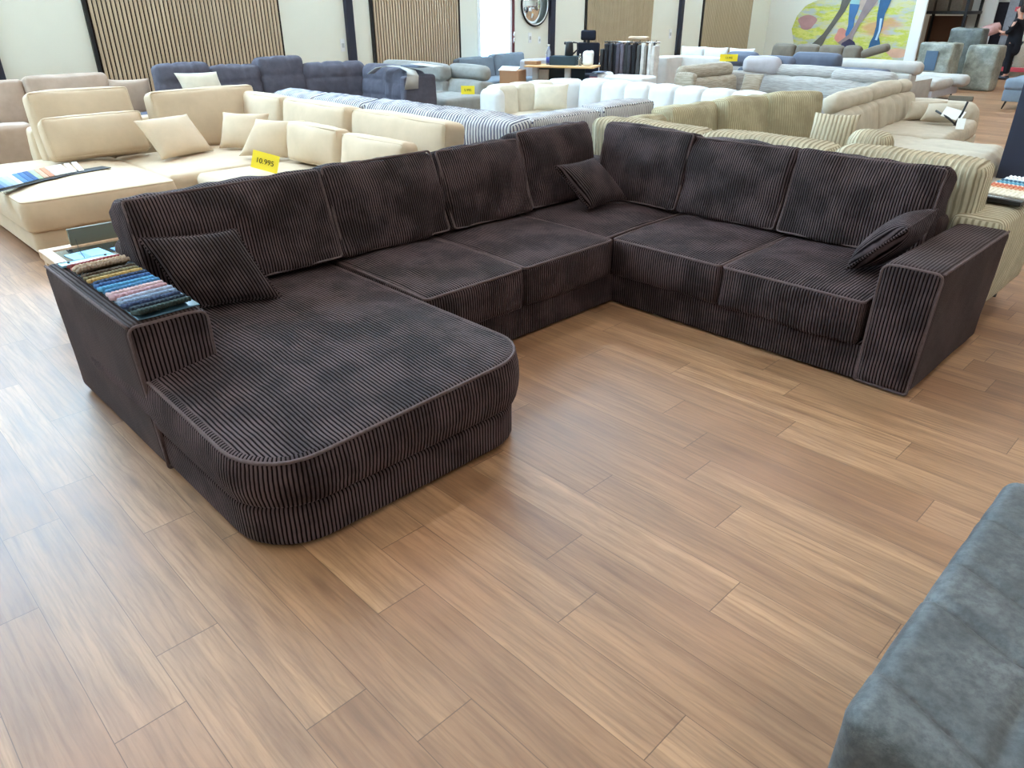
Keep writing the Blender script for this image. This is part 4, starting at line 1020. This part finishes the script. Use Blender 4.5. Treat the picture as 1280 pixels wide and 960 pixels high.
# ------------------------------------------------------------------ carpet racks beyond the partition
T = Thing('storage_rack', 'dark steel rack with boards and chair frames right of the mural', 'rack', (-7.6, 24.6, 0))
for x in (-8.3, -7.1):
    for y in (24.2, 25.4): T.part('upright', box(.07, .07, 3.4, .005), M['darkmetal'], (x, y, 0))
for z in (1.5, 2.7):
    T.part('shelf', box(1.3, 1.3, .08, .005), M['darkmetal'], (-7.7, 24.8, z))
T.part('back_board', box(1.0, .05, 1.4, .005), M['rust'], (-7.9, 25.45, .05))
T.part('light_board', box(.7, .05, 3.1, .005), M['frame'], (-7.1, 25.6, .05))
for i in range(3):
    T.part('stored_panel', box(.3, .9, .75, .01), M['carpet_mole'], (-8.15+.36*i, 24.8, 1.58))
T = Thing('stacked_chair', 'white seated chair with dark frame stored on the steel rack', 'chair', (-7.05, 24.3, 0))
T.part('seat', soft(.42, .4, .05, .02), M['frame'], (-6.75, 24.0, .55))
T.part('backrest', soft(.4, .05, .4, .02), M['frame'], (-6.7, 24.2, .75), 0, -.1)
for sx in (-.18, .18):
    for sy in (-.16, .16): T.part('leg', tube([(-6.75+sx, 24.0+sy, .56), (-6.75+sx*1.1, 24.0+sy*1.1, 0)], .016, seg=6), M['darkmetal'])
# hanging carpets
hang = [(-6.95, 26.0, .95, 1.65, .15, 'carpet_dark', 'charcoal hanging carpet just right of the steel rack'),
        (-6.15, 25.9, .80, 1.62, .3, 'carpet_grey', 'pale blue grey hanging carpet between two charcoal ones'),
        (-5.2, 26.0, 1.15, 3.2, .1, 'carpet_dark', 'tall charcoal hanging carpet left of the cream rolls'),
        (-6.4, 26.3, 1.1, 1.6, 1.75, 'frame', 'white hanging carpet above the pale blue grey one')]
for x, y, w_, h_, z_, mk, lab in hang:
    m = soft(w_, .04, h_, .015, (6, 1, 8), wr=.012, wf=2, seed=int(abs(x*5)))
    o = m.build('hanging_carpet', M[mk], None, (x, y, z_)); tag(o, lab, 'carpet', 'carpets hanging at the far end')
T = Thing('carpet_rack', 'red beamed pallet rack for carpet rolls at the far right', 'rack', (-4.0, 25.2, 0))
T.part('beam', box(4.2, .06, .11, .004), M['red'], (-3.95, 24.6, 1.57)); T.part('beam', box(4.2, .06, .11, .004), M['red'], (-3.9, 24.6, .12))
for x in (-1.9,): T.part('upright', box(.09, .09, 3.4, .004), M['darkmetal'], (x, 24.65, 0))
T.part('upright', box(.09, .09, 3.4, .004), M['darkmetal'], (-5.98, 24.75, 0)); T.part('back_panel', box(3.8, .05, 3.4, .004), M['carpet_dark'], (-3.8, 27.0, 0))
def roll(lab, x, y, r, h, mk, z=0, lean=0):
    o = lathe([(r*.3, 0), (r, 0), (r*1.02, h*.5), (r, h), (r*.3, h), (r*.2, h-.04)], 22).build('carpet_roll', M[mk], None, (x, y, z), (lean, 0, 0)); tag(o, lab, 'carpet roll', 'upright carpet rolls at the far right')
roll('cream carpet roll standing left of the person in black', -5.62, 25.0, .22, 3.2, 'carpet_cream')
roll('dusty pink carpet roll behind the person in black', -5.25, 25.3, .18, 1.9, 'carpet_pink')
roll('cream carpet roll standing behind the person, right of the pink one', -4.85, 25.1, .2, 3.2, 'carpet_cream')
roll('slate carpet roll right of the person in black', -4.42, 24.95, .16, 1.15, 'navy2')
# the person
def skin_body(name, pts, edges, mat, parent=None, root=0, subd=2):
    me = bpy.data.meshes.new(name); me.from_pydata([p[0] for p in pts], edges, [])
    o = bpy.data.objects.new(name, me); C.objects.link(o)
    o.modifiers.new('skin', 'SKIN')
    for i, p in enumerate(pts):
        sv = me.skin_vertices[0].data[i]; r = p[1]; sv.radius = r if isinstance(r, tuple) else (r, r); sv.use_root = (i == root)
    sm = o.modifiers.new('sub', 'SUBSURF'); sm.levels = sm.render_levels = subd
    dg = bpy.context.evaluated_depsgraph_get(); nm = bpy.data.meshes.new_from_object(o.evaluated_get(dg))
    bpy.data.objects.remove(o); nm.name = name; nm.materials.clear(); nm.materials.append(mat)
    for p in nm.polygons: p.use_smooth = True
    o = bpy.data.objects.new(name, nm); C.objects.link(o)
    if parent: o.parent = parent
    return o
P = Thing('person', 'person in long black clothes standing among the carpet rolls, arm reaching out', 'person', (-5.6, 23.45, 0), -.2)
# faces towards -x (left in the photo); x forward is negative
pts = [((0, 0, .93), (.09, .10)), ((0, 0, 1.12), (.08, .10)), ((0, 0, 1.32), (.08, .10)), ((0, 0, 1.43), (.055, .06)), ((-.015, 0, 1.5), (.05, .05)), ((-.03, 0, 1.58), (.09, .075)), ((-.035, 0, 1.68), (.085, .07)),
       ((0, .09, .86), .09), ((-.02, .09, .48), .06), ((.01, .09, .09), .04), ((-.12, .09, .04), .035),
       ((0, -.09, .86), .09), ((.03, -.09, .48), .06), ((.06, -.09, .09), .04), ((-.07, -.09, .04), .035),
       ((0, .18, 1.36), .055), ((-.04, .22, 1.1), .042), ((-.22, .18, 1.02), .034), ((-.31, .16, 1.04), .026),
       ((0, -.18, 1.36), .055), ((-.05, -.22, 1.1), .042), ((-.24, -.2, 1.1), .034), ((-.34, -.18, 1.14), .026)]
ed = [(0, 1), (1, 2), (2, 3), (3, 4), (4, 5), (5, 6), (0, 7), (7, 8), (8, 9), (9, 10), (0, 11), (11, 12), (12, 13), (13, 14), (2, 15), (15, 16), (16, 17), (17, 18), (2, 19), (19, 20), (20, 21), (21, 22)]
body = skin_body('body', pts, ed, M['skin'], P.o)
cpts = [((.02, 0, .52), (.17, .2)), ((.01, 0, .8), (.18, .2)), ((0, 0, 1.0), (.16, .18)), ((0, 0, 1.2), (.135, .17)), ((0, 0, 1.36), (.11, .17)), ((0, 0, 1.43), (.07, .09)),
        ((0, .19, 1.35), .082), ((-.04, .225, 1.1), .072), ((-.16, .195, 1.045), .06), ((0, -.19, 1.35), .082), ((-.05, -.225, 1.1), .072), ((-.17, -.21, 1.1), .06)]
skin_body('tunic', cpts, [(0, 1), (1, 2), (2, 3), (3, 4), (4, 5), (4, 6), (6, 7), (7, 8), (4, 9), (9, 10), (10, 11)], M['cloth_black'], P.o)
tp = [((0, 0, .9), (.15, .17)), ((0, .09, .8), .105), ((-.02, .09, .48), .078), ((.01, .09, .12), .06), ((0, -.09, .8), .105), ((.03, -.09, .48), .078), ((.06, -.09, .12), .06)]
skin_body('trousers', tp, [(0, 1), (1, 2), (2, 3), (0, 4), (4, 5), (5, 6)], M['cloth_black'], P.o)
for yy, xx in ((.09, -.04), (-.09, .01)): P.part('shoe', soft(.26, .1, .09, .04, (6, 4, 3)), M['shoe'], (xx, yy, 0), local=True)
skin_body('hair', [((.015, 0, 1.54), (.085, .07)), ((.02, 0, 1.64), (.1, .085)), ((0, 0, 1.72), (.085, .075))], [(0, 1), (1, 2)], M['hair'], P.o)
P.part('nose', soft(.03, .025, .045, .01, (2, 2, 2)), M['skin'], (-.125, 0, 1.585), local=True)
for yy in (.03, -.03): P.part('eye', lathe([(.002, 0), (.009, .004), (.009, .009), (.002, .013)], 10), M['ink'], (-.112, yy, 1.63), local=True)
P.part('mouth', soft(.012, .05, .012, .004, (2, 2, 2)), M['maroon'], (-.115, 0, 1.545), local=True)
def hand(side, wrist, fw):
    hm = [((0, 0, 0), .022), ((fw[0]*.05, 0, fw[2]*.05), (.014, .03)), ((fw[0]*.09, 0, fw[2]*.09), (.013, .032))]
    pts = [(tuple(Vector(wrist)+Vector(p)), r) for p, r in hm]; ed = [(0, 1), (1, 2)]
    for q, (off, ln) in enumerate(((-.028, .055), (-.010, .066), (.010, .062), (.027, .048))):
        b = len(pts)
        pts += [((wrist[0]+fw[0]*.095, wrist[1]+off, wrist[2]+fw[2]*.095), .009), ((wrist[0]+fw[0]*(.095+ln*.55), wrist[1]+off*1.1, wrist[2]+fw[2]*.1-.006), .0085), ((wrist[0]+fw[0]*(.095+ln), wrist[1]+off*1.1, wrist[2]+fw[2]*.1-.03), .007)]
        ed += [(2, b), (b, b+1), (b+1, b+2)]
    b = len(pts); pts += [((wrist[0]+fw[0]*.04, wrist[1]-side*.04, wrist[2]), .010), ((wrist[0]+fw[0]*.075, wrist[1]-side*.055, wrist[2]-.01), .008)]; ed += [(1, b), (b, b+1)]
    skin_body('hand', pts, ed, M['skin'], P.o, 0, 1)
hand(1, (-.30, .16, 1.04), (-1, 0, .1)); hand(-1, (-.33, -.18, 1.14), (-1, 0, .2))
o = lathe([(.05, 0), (.22, 0), (.24, .1), (.22, .2), (.05, .2)], 20).build('rolled_rug', M['carpet_pink'], None, (-6.17, 23.45, 1.06), (.25, -.3, 0)); tag(o, 'dusty pink rolled rug held out by the person in black', 'rug')

# ------------------------------------------------------------------ desk corner
T = Thing('desk', 'beech topped desk with grey steel legs by the wall', 'desk', (-9.75, 10.9, 0), .46)
T.part('desk_top', box(1.3, .6, .028, .004), M['deskwood'], (0, 0, .712), local=True)
for x in (-.5, .12): T.part('leg', box(.11, .07, .69, .008), M['steel'], (x, -.05, .02), local=True)
for x in (-.5, .12): T.part('foot', box(.09, .62, .03, .006), M['steel'], (x, 0, 0), local=True)
T.part('modesty_panel', box(.95, .02, .36, .004), M['teal'], (-.1, .25, .34), local=True)
T.part('cable_panel', box(.2, .04, .4, .004), M['lgrey_plain'], (-.36, -.0, .26), local=True)
def dk(x, y, z=.74): c_, s_ = math.cos(.46), math.sin(.46); return (-9.75+x*c_-y*s_, 10.9+x*s_+y*c_, z)
T = Thing('office_chair', 'high backed black office chair with headrest behind the desk', 'chair', (-10.25, 12.2, 0), .5)
CB = M['chairblack']
T.part('headrest', soft(.30, .08, .18, .035, (6, 3, 4)), CB, (0, 0, 1.11), 0, -.1, local=True)
T.part('neck_bar', box(.05, .04, .16, .008), M['black'], (0, .04, 1.0), local=True)
T.part('backrest', soft(.46, .09, .62, .06, (6, 3, 8), bf=.02), CB, (0, .02, .45), 0, -.06, local=True)
T.part('seat', soft(.5, .5, .1, .04, (6, 6, 3)), CB, (0, -.22, .42), local=True)
for s in (-1, 1):
    a = T.part('armrest', box(.09, .26, .03, .01), M['black'], (s*.31, -.2, .66), local=True)
    T.part('arm_post', tube([(s*.31, -.2, .66), (s*.31, -.18, .46), (s*.2, -.18, .43)], .018, seg=8), M['black'], (0, 0, 0), local=True)
T.part('gas_lift', tube([(0, -.2, .42), (0, -.2, .08)], .03, seg=10), M['black'], local=True)
for q in range(5):
    a = 2*PI*q/5; T.part('base_leg', tube([(0, -.2, .1), (.3*math.cos(a), -.2+.3*math.sin(a), .06)], .022, seg=8), M['black'], local=True)
    T.part('castor', lathe([(.01, 0), (.028, .005), (.028, .045), (.01, .05)], 10), M['black'], (.3*math.cos(a), -.2+.3*math.sin(a), 0), local=True)
T = Thing('kettle', 'black electric kettle on the dark box on the desk', 'kettle', dk(.08, .15, .895))
T.part('body', lathe([(.07, 0), (.082, .01), (.075, .12), (.066, .22), (.05, .235), (.012, .24)], 20), M['black'], dk(.08, .15, .895))
hx, hy, _ = dk(.08, .15); T.part('handle', tube([(hx+.06, hy+.03, 1.12), (hx+.13, hy+.07, 1.11), (hx+.14, hy+.07, 1.0), (hx+.075, hy+.035, .93)], .014, seg=8), M['black'])
T.part('spout', soft(.05, .04, .05, .015, (2, 2, 2)), M['black'], (hx-.07, hy-.03, 1.08))
o = box(.5, .3, .15, .006).build('storage_box', M['teal'], None, dk(.0, .14, .74), (0, 0, .46)); tag(o, 'dark teal storage box on the desk under the kettle', 'box')
def bottle(lab, p, h, r, body, cap, lab_mat=None):
    t = Thing('bottle', lab, 'bottle', p)
    t.part('body', lathe([(r*.9, 0), (r, .01), (r, h*.62), (r*.45, h*.82), (r*.38, h*.92)], 18), body, p)
    t.part('cap', lathe([(r*.42, 0), (r*.42, h*.08), (.004, h*.085)], 14), cap, (p[0], p[1], p[2]+h*.92))
    if lab_mat: t.part('label', lathe([(r*1.015, 0), (r*1.015, h*.3)], 18), lab_mat, (p[0], p[1], p[2]+h*.08))
bottle('large water bottle with blue label on the desk, left of the dark box', dk(-.3, .1), .34, .045, M['bottle'], M['paper'], M['label_blue'])
bottle('small clear bottle on the desk right of the dark box', dk(.33, .0), .2, .032, M['clear'], M['paper'])
o = soft(.2, .12, .24, .05, (5, 4, 6), wr=.012, wf=14).build('plastic_bag', M['frame'], None, dk(.48, .02, .75), (0, 0, .4)); tag(o, 'crumpled white plastic bag on the right end of the desk', 'bag')
o = box(.26, .18, .06, .005).build('cardboard_tray', M['card'], None, dk(-.58, .02, .741), (0, 0, .2)); tag(o, 'flat open cardboard tray on the left end of the desk', 'box')
T = Thing('cardboard_box', 'open brown cardboard box on the floor left of the desk', 'box', (-10.62, 10.5, 0))
T.part('carton', box(.38, .38, .66, .004), M['card'], (-10.44, 10.3, 0), .4); T.part('flap', box(.36, .2, .01, .002), M['frame'], (-10.44, 10.2, .68), .4, .3)
# clothes rail
T = Thing('sample_rail', 'black rail stand hung with dark fabric samples and hides, right of the office chair', 'rail stand', (-8.95, 11.9, 0), .4)
for x in (-.42, .42):
    T.part('upright', box(.035, .035, 1.12, .004), M['black'], (x, 0, 0), local=True); T.part('foot', box(.05, .5, .04, .005), M['black'], (x, 0, 0), local=True)
T.part('rail', tube([(-.52, 0, 1.12), (.52, 0, 1.12)], .014, seg=8), M['chrome'], local=True)
T.part('side_board', box(.06, .3, .98, .005), M['black'], (-.53, .02, .02), local=True)
random.seed(11)
cols = ['#2d2f35', '#3b3c42', '#26272c', '#5a5560', '#6c6570', '#3a3d40', '#44444a', '#2b2c30', '#57585a', '#d8d5d0', '#8b8680', '#dcd9d4', '#cfcac4']
for i, c in enumerate(cols):
    key = 'hanging sample '+c; M[key] = fabric(key, c, .15, 10)
    x = -.45+.075*i
    o = T.part('hanging_sample', soft(.07, .22, .62+.04*math.sin(i*3), .02, (3, 4, 6), wr=.012, wf=8, seed=i), M[key], (x, -.0, .47-.02*math.sin(i*3)), random.uniform(-.3, .3), local=True)
    hk = tube([(0, 0, .60), (0, 0, .66)], .01, seg=6).build('clip', M['black'], o)
o = soft(.35, .2, .05, .02, (5, 4, 2), wr=.01).build('folded_hide', M['cream'], None, (-8.85, 11.95, 1.165), (0, 0, .4)); tag(o, 'pale folded hide draped over the top of the sample rail', 'hide')
T = Thing('shelf_unit', 'low white shelf unit with wooden boards between office chair and sample rail', 'shelf', (-10.75, 13.6, 0), .5)
T.part('cabinet', box(.7, .35, .62, .005), M['frame'], (0, 0, 0), local=True); T.part('shelf_board', box(.74, .38, .03, .004), M['deskwood'], (0, 0, .76), local=True)
T.part('side', box(.03, .36, .78, .004), M['frame'], (.36, 0, 0), local=True); T.part('side', box(.03, .36, .78, .004), M['frame'], (-.36, 0, 0), local=True); T.part('stored_carton', box(.6, .3, .13, .004), M['rust'], (0, 0, .625), local=True)
o = box(.3, .25, .18, .004).build('cardboard_box', M['card'], None, (-10.75, 13.6, .793), (0, 0, .5)); tag(o, 'small brown cardboard box on the white shelf unit', 'box')
# on the wall
T = Thing('wall_mirror', 'round black framed mirror on the wall right of the glass door', 'mirror', (XW, 12.68, 1.74))
T.part('glass', lathe([(.005, 0), (.40, 0), (.40, .012), (.005, .012)], 48), M['mirror'], (XW+.012, 12.68, 1.74), 0, 0, E90)
T.part('frame', tube([(0, .41*math.cos(a), .41*math.sin(a)) for a in [i*PI/32 for i in range(64)]], .02, True, 8), M['black'], (XW+.03, 12.68, 1.74))
T.part('inner_rim', tube([(0, .385*math.cos(a), .385*math.sin(a)) for a in [i*PI/32 for i in range(64)]], .012, True, 8), M['frame'], (XW+.035, 12.68, 1.74))
def wallplate(lab, y, z, w_, h_, kind):
    t = Thing('wall_switch', lab, 'switch', (XW, y, z))
    t.part('plate', box(.012, w_, h_, .003), M['frame'], (XW+.006, y, z)); t.part('rocker', box(.012, w_*.5, h_*.35, .003), M['steel'], (XW+.014, y, z+h_*.3))
wallplate('double wall switch plate left of the dark column near the oak panel', 7.80, 1.0, .09, .2, 0)
wallplate('small white switch plate under the round mirror', 12.55, 1.0, .1, .2, 0)
wallplate('small socket beside the column right of the round mirror', 12.85, .98, .08, .14, 0)
wallplate('thermostat plate left of the dark column near the farthest panels', 17.85, .95, .12, .22, 0)

# ------------------------------------------------------------------ daylight, camera, colour
w = bpy.data.worlds.new('sky'); bpy.context.scene.world = w; w.use_nodes = True
bg = w.node_tree.nodes['Background']; bg.inputs[0].default_value = (.53, .77, 1, 1); bg.inputs[1].default_value = 19.0
F, PITCH, YAW, ROLL, CH = 907.549, .479263, -.794005, -.001532, 1.7
f = Vector((math.sin(YAW)*math.cos(PITCH), math.cos(YAW)*math.cos(PITCH), -math.sin(PITCH)))
rt = Vector((math.cos(YAW), -math.sin(YAW), 0)); up = rt.cross(f)
c_, s_ = math.cos(ROLL), math.sin(ROLL)
R1, U1 = rt*c_+up*s_, up*c_-rt*s_
cam = bpy.data.cameras.new('camera'); co = bpy.data.objects.new('camera', cam); C.objects.link(co)
cam.sensor_width = 36; cam.lens = F/1280*36; cam.clip_start = .02; cam.clip_end = 200
co.matrix_world = Matrix(((R1.x, U1.x, -f.x, 0), (R1.y, U1.y, -f.y, 0), (R1.z, U1.z, -f.z, CH), (0, 0, 0, 1)))
sc = bpy.context.scene; sc.camera = co
sc.view_settings.view_transform = 'Standard'; sc.view_settings.look = 'None'; sc.view_settings.exposure = 0.28; sc.view_settings.gamma = 1
sc.view_settings.use_curve_mapping = False
